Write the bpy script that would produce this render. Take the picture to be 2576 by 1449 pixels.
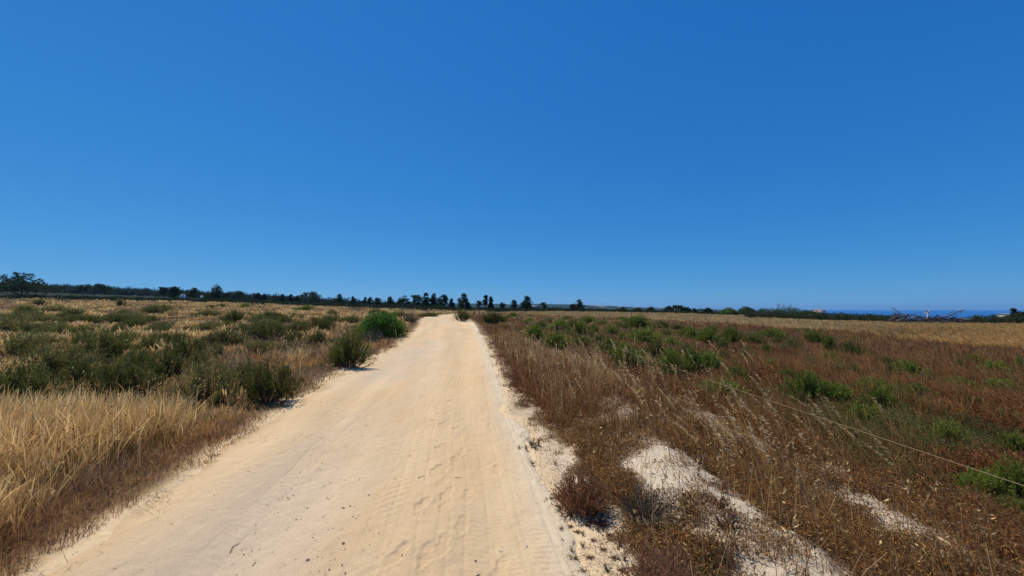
import bpy, math, random
import numpy as np

# ------------------------------------------------------------------ camera, sky, sun, exposure
for o in list(bpy.data.objects):
    bpy.data.objects.remove(o)
scene = bpy.context.scene
COL = scene.collection
F = 375.0            # focal length in pixels of the 1024 px wide picture
EYE = 1.7
PITCH = math.atan(21.3 / F)
cam_data = bpy.data.cameras.new('camera')
cam_data.sensor_width = 36.0
cam_data.lens = F / 1024 * 36
cam_data.clip_start = 0.05
cam_data.clip_end = 60000
cam = bpy.data.objects.new('camera', cam_data)
COL.objects.link(cam)
cam.location = (0, 0, EYE)
cam.rotation_euler = (math.pi / 2 + PITCH, 0, 0)
scene.camera = cam

SUN_AZ, SUN_EL = math.radians(-42), math.radians(57)   # ahead and to the left
world = bpy.data.worlds.new('World')
scene.world = world
world.use_nodes = True
wn = world.node_tree
sky = wn.nodes.new('ShaderNodeTexSky')
sky.sky_type = 'NISHITA'
sky.sun_disc = False
sky.sun_elevation = SUN_EL
sky.sun_rotation = SUN_AZ
sky.altitude = 2000
sky.air_density = 1.0
sky.dust_density = 0.1
sky.ozone_density = 4.0
# the clear dry Atlantic air: deeper blue than the plain model, for every ray alike
sep = wn.nodes.new('ShaderNodeSeparateColor')
cmb = wn.nodes.new('ShaderNodeCombineColor')
wn.links.new(sky.outputs[0], sep.inputs[0])
for ch, (power, gain) in enumerate(((1.15, 0.122), (0.60, 0.755), (0.35, 2.19))):
    pw = wn.nodes.new('ShaderNodeMath'); pw.operation = 'POWER'; pw.inputs[1].default_value = power
    ml = wn.nodes.new('ShaderNodeMath'); ml.operation = 'MULTIPLY'; ml.inputs[1].default_value = gain
    wn.links.new(sep.outputs[ch], pw.inputs[0]); wn.links.new(pw.outputs[0], ml.inputs[0]); wn.links.new(ml.outputs[0], cmb.inputs[ch])
wn.links.new(cmb.outputs[0], wn.nodes['Background'].inputs[0])
wn.nodes['Background'].inputs[1].default_value = 0.15

sun_data = bpy.data.lights.new('sun', 'SUN')
sun_data.energy = 4.6
sun_data.angle = math.radians(0.53)
sun_data.color = (1.0, 0.95, 0.87)
sun = bpy.data.objects.new('sun', sun_data)
COL.objects.link(sun)
sun.location = (-30, 30, 60)
sun.rotation_euler = (math.pi / 2 - SUN_EL, 0, math.pi - SUN_AZ)

vs = scene.view_settings
vs.view_transform = 'Standard'
vs.look = 'None'
vs.exposure = 0.0
vs.gamma = 1.0
vs.use_curve_mapping = False
scene.render.engine = 'CYCLES'
scene.cycles.use_denoising = True
scene.cycles.max_bounces = 6
scene.cycles.transmission_bounces = 4
scene.cycles.volume_bounces = 0
scene.cycles.transparent_max_bounces = 4

# ------------------------------------------------------------------ helpers
R = np.random.default_rng(11)


def _hash(ix, iy, seed):
    n = (ix.astype(np.int64) * 374761393 + iy.astype(np.int64) * 668265263 + seed * 1442695041) & 0x7fffffff
    n = ((n ^ (n >> 13)) * 1274126177) & 0x7fffffff
    return ((n ^ (n >> 16)) & 0xffff) / 65535.0


def noise(x, y, seed=0):
    x = np.asarray(x, float); y = np.asarray(y, float)
    ix, iy = np.floor(x), np.floor(y)
    fx, fy = x - ix, y - iy
    fx = fx * fx * (3 - 2 * fx); fy = fy * fy * (3 - 2 * fy)
    a = _hash(ix, iy, seed); b = _hash(ix + 1, iy, seed)
    c = _hash(ix, iy + 1, seed); d = _hash(ix + 1, iy + 1, seed)
    return (a * (1 - fx) + b * fx) * (1 - fy) + (c * (1 - fx) + d * fx) * fy


def fbm(x, y, scale, seed=0, octv=3):
    s, a, t = 0, 1.0, 0
    for k in range(octv):
        s = s + a * noise(np.asarray(x) / scale * 2 ** k, np.asarray(y) / scale * 2 ** k, seed + k * 17)
        t += a; a *= 0.5
    return s / t


def sstep(a, b, x):
    t = np.clip((np.asarray(x, float) - a) / (b - a), 0, 1)
    return t * t * (3 - 2 * t)


def mesh(name, V, Q, mat, parent=None, col=None, smooth=False, extra=None):
    """One mesh object from vertices (N,3) and faces (M,3|4)."""
    V = np.ascontiguousarray(V, np.float32).reshape(-1, 3)
    Q = np.ascontiguousarray(Q, np.int32)
    k = Q.shape[1]
    me = bpy.data.meshes.new(name)
    me.vertices.add(len(V)); me.vertices.foreach_set('co', V.ravel())
    me.loops.add(Q.size); me.loops.foreach_set('vertex_index', Q.ravel())
    me.polygons.add(len(Q))
    me.polygons.foreach_set('loop_start', np.arange(0, Q.size, k, dtype=np.int32))
    if smooth:
        me.polygons.foreach_set('use_smooth', np.ones(len(Q), bool))
    if col is not None:
        at_ = me.attributes.new('Col', 'FLOAT_COLOR', 'POINT')
        c4 = np.ones((len(V), 4), np.float32); c4[:, :3] = np.asarray(col).reshape(-1, 3)
        at_.data.foreach_set('color', c4.ravel())
    me.update(calc_edges=True)
    me.materials.append(mat)
    o = bpy.data.objects.new(name, me)
    COL.objects.link(o)
    if parent is not None:
        o.parent = parent
    return o


def tag(o, label=None, cat=None, group=None, kind=None):
    for k, v in (('label', label), ('category', cat), ('group', group), ('kind', kind)):
        if v:
            o[k] = v
    return o


def empty(name, loc, label=None, cat=None, group=None):
    o = bpy.data.objects.new(name, None)
    COL.objects.link(o)
    o.location = loc
    o.empty_display_size = 0.2
    return tag(o, label, cat, group)


class MB:
    """Collects quads with vertex colours."""
    def __init__(self):
        self.V, self.Q, self.C, self.n = [], [], [], 0

    def add(self, V, Q, C):
        V = np.asarray(V, float).reshape(-1, 3)
        C = np.asarray(C, float)
        if C.ndim == 1:
            C = np.tile(C, (len(V), 1))
        self.V.append(V); self.Q.append(np.asarray(Q, np.int64) + self.n); self.C.append(C.reshape(-1, 3))
        self.n += len(V)

    def build(self, name, mat, parent=None, smooth=False):
        return mesh(name, np.concatenate(self.V), np.concatenate(self.Q), mat, parent, np.concatenate(self.C), smooth)


def blades(mb, P, H, W, az, lean, bend, c0, c1, prof, rng=R):
    """Curved strips: one per point."""
    n = len(P)
    if n == 0:
        return
    ns = len(prof) - 1
    H = np.broadcast_to(H, n); W = np.broadcast_to(W, n)
    az = np.broadcast_to(az, n); lean = np.broadcast_to(lean, n); bend = np.broadcast_to(bend, n)
    c0 = np.broadcast_to(c0, (n, 3)); c1 = np.broadcast_to(c1, (n, 3))
    d = np.stack([np.cos(az), np.sin(az)], -1)
    f = rng.uniform(0, math.pi, n)
    side = np.stack([np.cos(f), np.sin(f), np.zeros(n)], -1)
    V = np.zeros((n, ns + 1, 2, 3)); C = np.zeros((n, ns + 1, 2, 3))
    p = P.astype(float).copy()
    for k in range(ns + 1):
        w = side * (W * prof[k] * 0.5)[:, None]
        V[:, k, 0] = p - w; V[:, k, 1] = p + w
        t = k / ns
        C[:, k, :] = (c0 * (1 - t) + c1 * t)[:, None]
        th = lean + bend * (k + 0.5) / ns
        p[:, :2] += d * (np.sin(th) * H / ns)[:, None]
        p[:, 2] += np.cos(th) * H / ns
    b = np.arange(n)[:, None] * (2 * (ns + 1)) + np.arange(ns)[None] * 2
    Q = np.stack([b, b + 1, b + 3, b + 2], -1).reshape(-1, 4)
    mb.add(V, Q, C.reshape(-1, 3))
    return p


def leaves(mb, P, D, L, W, c, rng=R, wide=0.45):
    """Diamond leaves from P along D."""
    n = len(P)
    if n == 0:
        return
    D = D / (np.linalg.norm(D, axis=1, keepdims=True) + 1e-9)
    r = rng.normal(size=(n, 3))
    S = np.cross(D, r); S /= np.linalg.norm(S, axis=1, keepdims=True) + 1e-9
    L = np.broadcast_to(L, n)[:, None]; W = np.broadcast_to(W, n)[:, None]
    V = np.stack([P, P + D * L * wide + S * W * .5, P + D * L, P + D * L * wide - S * W * .5], 1)
    Q = np.arange(4 * n).reshape(n, 4)
    c = np.broadcast_to(c, (n, 3))
    mb.add(V, Q, np.repeat(c, 4, 0))


def tube(mb, pts, rad, sides, c):
    pts = np.asarray(pts, float); n = len(pts)
    rad = np.broadcast_to(rad, n)
    T = np.gradient(pts, axis=0); T /= np.linalg.norm(T, axis=1, keepdims=True) + 1e-9
    ref = np.array([0.31, 0.95, 0.05]) if abs(T[:, 1]).mean() < .8 else np.array([1, 0, 0.1])
    A = np.cross(T, ref); A /= np.linalg.norm(A, axis=1, keepdims=True) + 1e-9
    B = np.cross(T, A)
    a = np.arange(sides) / sides * 2 * math.pi
    V = pts[:, None] + rad[:, None, None] * (A[:, None] * np.cos(a)[None, :, None] + B[:, None] * np.sin(a)[None, :, None])
    i = np.arange(n - 1)[:, None] * sides; j = np.arange(sides)[None]; j2 = (j + 1) % sides
    Q = np.stack([i + j, i + j2, i + sides + j2, i + sides + j], -1).reshape(-1, 4)
    mb.add(V, Q, c)
    # caps
    for e in (0, n - 1):
        V2 = np.concatenate([V[e], pts[e:e + 1]])
        q = [[k, (k + 1) % sides, sides, sides] for k in range(sides)]
        q = [[k, (k + 1) % sides, (k + 2) % sides, sides] for k in range(0, sides, 2)]
        mb.add(V2, q, c)


def boxq(mb, lo, hi, c):
    x0, y0, z0 = lo; x1, y1, z1 = hi
    V = [(x0, y0, z0), (x1, y0, z0), (x1, y1, z0), (x0, y1, z0), (x0, y0, z1), (x1, y0, z1), (x1, y1, z1), (x0, y1, z1)]
    Q = [(0, 3, 2, 1), (4, 5, 6, 7), (0, 1, 5, 4), (1, 2, 6, 5), (2, 3, 7, 6), (3, 0, 4, 7)]
    mb.add(V, Q, c)


# ------------------------------------------------------------------ materials
def new_mat(name):
    m = bpy.data.materials.new(name)
    m.use_nodes = True
    nt = m.node_tree
    nt.nodes.clear()
    out = nt.nodes.new('ShaderNodeOutputMaterial')
    return m, nt, out


def plant_mat(name, trans=0.35, rough=0.6, vary=0.25, spec=0.25):
    """Vertex colour of leaves and stems; light passes through thin blades; each plant a little different."""
    m, nt, out = new_mat(name)
    N, L = nt.nodes, nt.links
    a = N.new('ShaderNodeAttribute'); a.attribute_name = 'Col'
    oi = N.new('ShaderNodeObjectInfo')
    mr = N.new('ShaderNodeMapRange'); mr.inputs[3].default_value = 1 - vary; mr.inputs[4].default_value = 1 + vary
    L.new(oi.outputs['Random'], mr.inputs[0])
    mx = N.new('ShaderNodeVectorMath'); mx.operation = 'SCALE'
    L.new(a.outputs['Color'], mx.inputs[0]); L.new(mr.outputs[0], mx.inputs['Scale'])
    p = N.new('ShaderNodeBsdfPrincipled')
    p.inputs['Roughness'].default_value = rough
    p.inputs['Specular IOR Level'].default_value = spec
    t = N.new('ShaderNodeBsdfTranslucent')
    L.new(mx.outputs[0], p.inputs['Base Color']); L.new(mx.outputs[0], t.inputs[0])
    ms = N.new('ShaderNodeMixShader'); ms.inputs[0].default_value = trans
    L.new(p.outputs[0], ms.inputs[1]); L.new(t.outputs[0], ms.inputs[2]); L.new(ms.outputs[0], out.inputs[0])
    return m


def solid_mat(name, rough=0.8, bump=0.0, bscale=8.0, vary=0.2, spec=0.3):
    """Vertex colour broken up by noise, with noise relief."""
    m, nt, out = new_mat(name)
    N, L = nt.nodes, nt.links
    a = N.new('ShaderNodeAttribute'); a.attribute_name = 'Col'
    tc = N.new('ShaderNodeTexCoord')
    no = N.new('ShaderNodeTexNoise'); no.inputs['Scale'].default_value = bscale; no.inputs['Detail'].default_value = 6
    no.inputs['Roughness'].default_value = 0.7
    L.new(tc.outputs['Object'], no.inputs['Vector'])
    mr = N.new('ShaderNodeMapRange'); mr.inputs[1].default_value = 0.25; mr.inputs[2].default_value = 0.75
    mr.inputs[3].default_value = 1 - vary; mr.inputs[4].default_value = 1 + vary
    L.new(no.outputs[0], mr.inputs[0])
    mx = N.new('ShaderNodeVectorMath'); mx.operation = 'SCALE'
    L.new(a.outputs['Color'], mx.inputs[0]); L.new(mr.outputs[0], mx.inputs['Scale'])
    p = N.new('ShaderNodeBsdfPrincipled'); p.inputs['Roughness'].default_value = rough
    p.inputs['Specular IOR Level'].default_value = spec
    L.new(mx.outputs[0], p.inputs['Base Color'])
    if bump:
        b = N.new('ShaderNodeBump'); b.inputs['Strength'].default_value = bump; b.inputs['Distance'].default_value = 0.02
        L.new(no.outputs[0], b.inputs['Height']); L.new(b.outputs[0], p.inputs['Normal'])
    L.new(p.outputs[0], out.inputs[0])
    return m


M_GRASS = plant_mat('dry_grass', 0.45, 0.8, 0.0, 0.05)
M_OAT = plant_mat('oat_husk', 0.62, 0.8, 0.0, 0.05)
M_WEED = plant_mat('dry_weed', 0.35, 0.9, 0.1, 0.03)
M_LEAF = plant_mat('shrub_leaf', 0.35, 0.6, 0.22, 0.12)
M_PINE = plant_mat('pine_needle', 0.18, 0.7, 0.15, 0.1)
M_WOOD = solid_mat('dead_wood', 0.85, 0.4, 14, 0.3)
M_BARK = solid_mat('bark', 0.9, 0.5, 9, 0.3)
M_SOIL = solid_mat('soil', 0.95, 0.5, 14, 0.16, 0.05)
M_SAND = solid_mat('sand', 0.95, 0.6, 75, 0.15, 0.1)
M_STONE = solid_mat('stone', 0.9, 0.3, 30, 0.3)
M_FAR = solid_mat('far_land', 1.0, 0, 0.012, 0.25, 0.0)
M_WALL = solid_mat('plaster', 0.9, 0.2, 3, 0.08)
M_ROPE = solid_mat('rope', 0.8, 0.3, 60, 0.1)

# ------------------------------------------------------------------ the lie of the land
# rows: depth Y; columns: direction X/Y; rise of the ground
SX = (np.array([-300, 0, 500, 760, 1000, 1150, 1300, 1500, 1800, 2100, 2300, 2576, 2900]) * 0.39752 - 512) / F
TY = np.array([0, 14, 30, 60, 95, 150, 220, 320, 420, 700, 1200, 2000.])
E60 = np.array([1, 1, -1, -3.5, -5.6, -5.6, -7.0, -8.0, -10.5, -13.5, -15.5, -16, -16])
E95 = np.array([11, 11, 7, 3.2, .6, -3, -2.6, -2.6, -5, -9.5, -15, -17, -17])
E150 = np.array([12, 12, 8, 4.5, 1.8, .4, -.6, -1.6, -4, -9, -18, -22, -22])
E220 = np.array([12, 12, 8, 4, 1.5, 0, -2, -3.5, -6, -12, -20, -22, -22])
E320 = np.array([18, 18, 11.5, 5.5, 1, -3, -5, -6, -8, -12, -18, -20, -20])
E420 = np.array([20, 18.5, 11, 4.5, -1, -5, -6, -7, -9, -12, -16, -17, -17])


def ez(e, y):
    return EYE + e * y / F


TZ = np.stack([0 * SX, 0 * SX, np.array([.5, .5, .42, .38, .36, .33, .26, .15, .12, .02, -.1, -.15, -.15]),
               ez(E60, 60), ez(E95, 95), ez(E150, 150), ez(E220, 220), ez(E320, 320), ez(E420, 420),
               np.array([5, 5, 0, -3, -8, -10, -12, -14, -16, -17.5, -18, -18, -18.]), 0 * SX - 29, 0 * SX - 40])
# fine table, smoothed
_s = np.linspace(-1.7, 1.7, 171)
_u = np.linspace(0, math.log(2006 / 6), 240)
_Y = np.exp(_u) * 6 - 6
_T = np.stack([np.interp(_s, SX, r) for r in TZ])
_T = np.stack([np.interp(_Y, TY, _T[:, j]) for j in range(len(_s))], 1)


def _blur(a, k, ax):
    a = np.moveaxis(a, ax, 0)
    p = np.concatenate([np.repeat(a[:1], k, 0), a, np.repeat(a[-1:], k, 0)])
    c = np.cumsum(np.concatenate([np.zeros_like(p[:1]), p]), 0)
    r = (c[2 * k + 1:] - c[:-2 * k - 1]) / (2 * k + 1)
    return np.moveaxis(r, 0, ax)


for _ in range(2):
    _T = _blur(_blur(_T, 4, 1), 3, 0)


def base_z(X, Y):
    X = np.asarray(X, float); Y = np.asarray(Y, float)
    yy = np.clip(Y, 0, 1990)
    s = np.clip(X / np.maximum(Y, 5), -1.69, 1.69)
    u = np.log((yy + 6) / 6) / _u[-1] * (len(_u) - 1.001)
    v = (s + 1.7) / 3.4 * (len(_s) - 1.001)
    i = u.astype(int); j = v.astype(int); fu = u - i; fv = v - j
    return (_T[i, j] * (1 - fv) + _T[i, j + 1] * fv) * (1 - fu) + (_T[i + 1, j] * (1 - fv) + _T[i + 1, j + 1] * fv) * fu


RY = np.array([-8, 0, 2.39, 3.9, 5.9, 7.9, 11.2, 17.3, 26, 38, 51, 58, 66, 80])
RL = np.array([-2.6, -2.95, -3.06, -3.29, -3.75, -4.18, -4.65, -5.35, -6.8, -9.3, -11.8, -12.1, -11.2, -5])
RR = np.array([1.6, 0.85, 0.60, 0.36, 0.08, -0.15, -0.45, -1.15, -2.25, -3.8, -7.4, -8.6, -7.0, 0])
_ry = np.linspace(-8, 80, 1761)
_rl = np.interp(_ry, RY, RL); _rr = np.interp(_ry, RY, RR)
for _ in range(3):
    k_ = 25
    _rl = np.convolve(np.pad(_rl, k_, 'edge'), np.ones(2 * k_ + 1) / (2 * k_ + 1), 'valid')
    _rr = np.convolve(np.pad(_rr, k_, 'edge'), np.ones(2 * k_ + 1) / (2 * k_ + 1), 'valid')


def edge_l(Y):
    return np.interp(Y, _ry, _rl)


def edge_r(Y):
    return np.interp(Y, _ry, _rr)


def road_in(X, Y):
    """distance inside the track (negative outside)"""
    wob = (fbm(X, Y, 0.9, 5) - .5) * 0.5
    return np.where(Y < 78, np.minimum(X - edge_l(Y), edge_r(Y) - X) + wob, -50.)


def bare(X, Y):
    """0..1: pale sand strips on the low bank beside the track"""
    d = X - edge_r(Y)
    n = fbm(X, Y * .5, .45, 31)
    far = 1 - sstep(6.5, 10.0, Y)
    s1 = sstep(.40, .18, np.abs(X - 1.70 - .10 * np.sin(Y * 1.3)) + (n - .5) * .55 + (fbm(X, Y, .16, 34) - .5) * .35)
    s2 = sstep(.30, .10, np.abs(X - 2.86 - .10 * np.sin(Y * 1.7 + 1)) + (n - .5) * .45 + (fbm(X, Y, .16, 35) - .5) * .35)
    k1 = np.interp(Y, [0, 4.2, 4.6, 5.0, 5.4, 6.4, 7.4], [1, 1, .45, .5, .9, .8, 0])
    k2 = np.interp(Y, [0, 3.2, 3.7, 4.2, 4.6, 6.0, 7.0], [.9, .85, .45, .6, .95, .8, 0])
    v = np.maximum(s1 * k1, s2 * k2) * (.55 + .45 * sstep(.25, .45, fbm(X, Y, .5, 32)))
    patch = sstep(.68, .76, fbm(X, Y, .8, 77)) * (d > .3) * (d < 4) * (1 - sstep(8, 14, Y)) * .8
    verge = sstep(.62, .20, d + (n - .5) * .6 + (fbm(X, Y, .14, 36) - .5) * .5) * (d > -.4) * (1 - .6 * sstep(5, 11, Y))
    return np.clip(np.maximum(np.maximum(v, patch), verge), 0, 1) * (d > -.5)


def height(X, Y):
    z = base_z(X, Y)
    Y = np.asarray(Y, float); X = np.asarray(X, float)
    w = sstep(300, 100, Y)
    z = z + ((fbm(X, Y, 1.6, 3) - .5) * .12 + (fbm(X, Y, 9, 9) - .5) * .35 * sstep(8, 30, np.hypot(X, Y))) * w
    d = X - edge_r(Y)
    near = 1 - sstep(7, 14, Y)
    z = z + near * (.20 * np.exp(-((X - 1.68) / .42) ** 2) + .14 * np.exp(-((X - 2.86) / .4) ** 2)) * (d > 0)
    z = z + near * (d > .5) * (d < 4) * ((fbm(X, Y, .34, 37) - .5) * .14 + (fbm(X, Y, .09, 38) - .5) * .04)
    ri = road_in(X, Y)
    z = z - .07 * sstep(0, .25, ri)
    return z


def at(px, py, up=0.0):
    """ground point seen at pixel (px, py) of the 4096 x 2304 picture"""
    x = (px / 4 - 512) / F; y = (288 - py / 4) / F
    c, s = math.cos(PITCH), math.sin(PITCH)
    d = np.array([x, c - y * s, y * c + s])
    d = d / d[1]
    t = np.exp(np.linspace(math.log(1.2), math.log(420), 1600))
    P = d[None] * t[:, None]; P[:, 2] += EYE
    g = P[:, 2] - base_z(P[:, 0], P[:, 1]) - up
    k = np.nonzero(g < 0)[0]
    i = k[0] if len(k) else int(np.argmin(g))
    X, Y = P[i, 0], P[i, 1]
    return X, Y, float(height(np.array([X]), np.array([Y]))[0])


def spot(px, depth):
    """ground point at a depth in the column of pixel px"""
    X = (px / 4 - 512) / F * depth
    return X, depth, float(height(np.array([X]), np.array([depth]))[0])


def zpix(py, depth):
    """height that shows at picture row py at a depth"""
    y = (288 - py / 4) / F
    return EYE + depth * (math.tan(math.atan(y) + PITCH))


# ------------------------------------------------------------------ ground sheet
def build_ground():
    s = np.concatenate([np.linspace(-2.2, -1.45, 24)[:-1], np.linspace(-1.45, 1.5, 420), np.linspace(1.5, 2.2, 24)[1:]])
    y = np.concatenate([np.linspace(-5.5, 1.0, 20)[:-1], np.linspace(1.0, 9, 230)[:-1], np.exp(np.linspace(math.log(9), math.log(1900), 300))])
    Yg, Sg = np.meshgrid(y, s, indexing='ij')
    Xg = Sg * (Yg + 1.2)
    Xg[Yg < 1] = (Sg * (np.abs(Yg) + 2.2))[Yg < 1]
    X, Y = Xg.ravel(), Yg.ravel()
    Z = height(X, Y)
    d = X - edge_r(Y)
    soil = np.array([.105, .062, .034]); straw = np.array([.20, .13, .062]); pale = np.array([.56, .45, .305]); red = np.array([.115, .055, .032])
    sand = np.array([.66, .48, .27])
    n = fbm(X, Y, .7, 40)[:, None]
    Cl = soil * (1 - n) + straw * n
    Cr = red * (1 - n) + straw * .7 * n
    C = np.where((d > -1.5)[:, None], Cr, Cl)
    b = bare(X, Y)[:, None]
    pc = np.where((d < .7)[:, None], np.array([.60, .465, .30]), pale)
    C = C * (1 - b) + (pc * .90 + .10 * (n - .5)) * (.86 + .28 * fbm(X, Y, .05, 41)[:, None]) * b
    ri = road_in(X, Y)
    e = (sstep(-.35, .05, ri) * (ri > -5))[:, None]
    C = C * (1 - e) + sand * e
    g = (sstep(88, 106, Y))[:, None]
    C = C * (1 - g) + np.array([.024, .030, .014]) * g
    nr, nc = Yg.shape
    i = np.arange(nr - 1)[:, None] * nc + np.arange(nc - 1)[None]
    Q = np.stack([i, i + 1, i + nc + 1, i + nc], -1).reshape(-1, 4)
    o = mesh('ground', np.stack([X, Y, Z], -1), Q, M_SOIL, None, C, True)
    tag(o, 'brown heathland soil with pale sandy strips beside the track', 'ground', None, 'structure')


build_ground()


# ------------------------------------------------------------------ the sand track
def build_road():
    y = np.concatenate([np.arange(-5, 2.0, .25), np.arange(2.0, 6.0, .0125), np.arange(6.0, 11, .03), np.exp(np.linspace(math.log(11), math.log(78), 220))])
    t = np.linspace(-.13, 1.13, 400)
    Yg, Tg = np.meshgrid(y, t, indexing='ij')
    L, Rr = edge_l(Yg), edge_r(Yg)
    Xg = L + Tg * (Rr - L)
    X, Y, T = Xg.ravel(), Yg.ravel(), Tg.ravel()
    Z = base_z(X, Y) + (fbm(X, Y, 1.6, 3) - .5) * .05 + (fbm(X, Y, 9, 9) - .5) * .35 * sstep(8, 30, np.hypot(X, Y))
    near = 1 - sstep(7, 16, Y)
    # wheel hollows and ruts
    Z -= .035 * np.exp(-((T - .36) / .10) ** 2) + .03 * np.exp(-((T - .80) / .09) ** 2)
    Z += .008 * (fbm(X * 2.2, Y * .5, .35, 60) - .5) * 2
    Z += .007 * (fbm(X, Y, .09, 61) - .5) * 2
    Z += .022 * (fbm(X, Y, .45, 64) - .5) * sstep(14, 24, Y) * 2
    xr = X - edge_r(Y)
    # tyre tracks: long grooves and tread bars
    for (x0, wd, per, amp, ang) in ((-.30, .10, .055, .006, .0), (-.52, .09, .05, .006, .0), (-1.02, .045, .035, .006, .35), (-.17, .035, .04, .004, .2), (-1.36, .12, .11, .008, .8), (-1.52, .12, .11, .007, -.8), (-2.62, .10, .07, .004, .3), (-.78, .09, .06, .005, .25)):
        c = x0 + .03 * np.sin(Y * .7 + x0 * 9) + (fbm(Y * 0, Y, 1.3, int(abs(x0) * 100)) - .5) * .10
        u = xr - c
        m = np.exp(-(u / wd) ** 4) * near * sstep(.30, .5, fbm(X, Y, .7, int(abs(x0) * 70)))
        Z += amp * .38 * m * np.sin((Y + ang * u) / per * 2 * math.pi)
        Z -= .004 * np.exp(-((np.abs(u) - wd) / .012) ** 2) * near
    # shoe prints
    prints = [(1760, 1782, 0), (1850, 1795, 1), (1745, 1868, 0), (1775, 1912, 0), (1990, 1868, 1), (1788, 1962, 0), (1848, 2080, 1),
              (1590, 2215, 1), (1700, 2212, 1), (1772, 2170, 1), (1695, 2262, 0), (1782, 2012, 1), (1825, 1822, 1), (1772, 1690, 0),
              (1790, 1650, 0), (1828, 1705, 1), (1800, 1600, 0), (1783, 1560, 0), (1760, 1530, 0), (1872, 1968, 1), (2070, 1760, 1),
              (2000, 2262, 0), (1960, 1700, 0), (1795, 1500, 0), (1690, 2012, 1), (2095, 1740, 0)]
    for k, (px, py, up) in enumerate(prints):
        cx, cy, _ = at(px, py)
        a = (R.random() - .5) * .5 - .12
        u = (X - cx) * math.cos(a) + (Y - cy) * math.sin(a)
        v = -(X - cx) * math.sin(a) + (Y - cy) * math.cos(a)
        w = .048 - .012 * np.cos(np.clip((v - .03) / .14, -1, 1) * 2 * math.pi)
        r = np.sqrt((u / w) ** 2 + (v / .145) ** 2)
        m = 1 - sstep(.80, 1.05, r)
        rim = np.exp(-((r - 1.15) / .16) ** 2)
        dp = R.uniform(.35, .8)
        Z += -.013 * dp * m + .005 * dp * rim + .004 * m * np.sin(v / (.022 if up else .034) * 2 * math.pi + u * 20)
    ri = road_in(X, Y)
    Z -= .16 * sstep(.10, -.28, ri)
    # colours of the sand itself
    n1 = fbm(X, Y * .35, .8, 70)[:, None]; n2 = fbm(X, Y * .5, .22, 71)[:, None]; n3 = fbm(X, Y * .3, 1.7, 72)[:, None]
    C = np.array([.622, .425, .222]) * (1 - n1) + np.array([.662, .477, .268]) * n1
    g = (np.exp(-((T - .30) / .22) ** 2) * sstep(.40, .62, n3[:, 0]))[:, None]
    C = C * (1 - g * .6) + np.array([.575, .455, .315]) * g * .6
    o_ = (sstep(.58, .75, fbm(X, Y * .4, .6, 73)) * .2)[:, None]
    C = C * (1 - o_) + np.array([.65, .40, .17]) * o_
    pr = (sstep(.86, 1.0, T) * .8)[:, None]
    C = C * (1 - pr) + np.array([.66, .545, .375]) * pr
    st = (sstep(.60, .78, fbm(X, Y, .30, 75)) * sstep(12, 20, Y) * np.exp(-((T - .5) / .3) ** 2) * .5)[:, None]
    C = C * (1 - st) + np.array([.47, .37, .25]) * st
    sk = (fbm(T * 5 + .04 * np.sin(Y), Y * .06, .5, 76) - .5)[:, None]
    C = C * (1 + .26 * sk * np.array([1, 1.0, .92])) * (.96 + .08 * n2)
    edge = (sstep(.22, -.05, ri) * .5 * (T < .5))[:, None]
    C = C * (1 - edge) + np.array([.45, .28, .12]) * edge
    nr, nc = Yg.shape
    i = np.arange(nr - 1)[:, None] * nc + np.arange(nc - 1)[None]
    Q = np.stack([i, i + 1, i + nc + 1, i + nc], -1).reshape(-1, 4)
    o = mesh('dirt_road', np.stack([X, Y, Z], -1), Q, M_SAND, None, C, True)
    tag(o, 'pale sandy dirt track with tyre marks and shoe prints', 'dirt road', None, 'structure')
    # loose gravel
    mb = MB()
    N = 6500
    yy = np.exp(R.uniform(math.log(2.2), math.log(16), N))
    tt = np.clip(R.normal(.35, .17, N), .03, .97)
    keep = (fbm(tt * 4, yy * .6, .5, 80) > .42) | (R.random(N) < .12)
    yy, tt = yy[keep], tt[keep]
    far = R.random(len(yy)) < .12
    tt[far] = R.uniform(.05, .95, far.sum())
    xx = edge_l(yy) + tt * (edge_r(yy) - edge_l(yy))
    zz = base_z(xx, yy) + (fbm(xx, yy, 1.6, 3) - .5) * .05 + (fbm(xx, yy, 9, 9) - .5) * .35 * sstep(8, 30, np.hypot(xx, yy)) - .035 * np.exp(-((tt - .36) / .10) ** 2) - .03 * np.exp(-((tt - .80) / .09) ** 2)
    r = R.gamma(1.5, .00135, len(xx)) * (1 + yy * .07)
    oct_ = np.array([(1, 0, 0), (.45, .85, .1), (-.6, .75, 0), (-1, -.1, .1), (-.4, -.9, 0), (.6, -.75, .1), (0.1, 0, .75)])
    fq = [(0, 1, 2, 6), (2, 3, 4, 6), (4, 5, 0, 6)]
    for k in range(len(xx)):
        a = R.uniform(0, 6.28); ca, sa = math.cos(a), math.sin(a)
        V = oct_ * r[k] * R.uniform(.75, 1.25, (7, 1))
        V = np.stack([V[:, 0] * ca - V[:, 1] * sa, V[:, 0] * sa + V[:, 1] * ca, V[:, 2]], -1) + (xx[k], yy[k], zz[k] + .001)
        c = np.array([.24, .165, .105]) * R.uniform(.5, 1.9)
        mb.add(V, fq, c)
    tag(mb.build('gravel', M_STONE), 'small dark stones scattered over the sandy track', 'gravel', None, 'stuff')


build_road()


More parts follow.
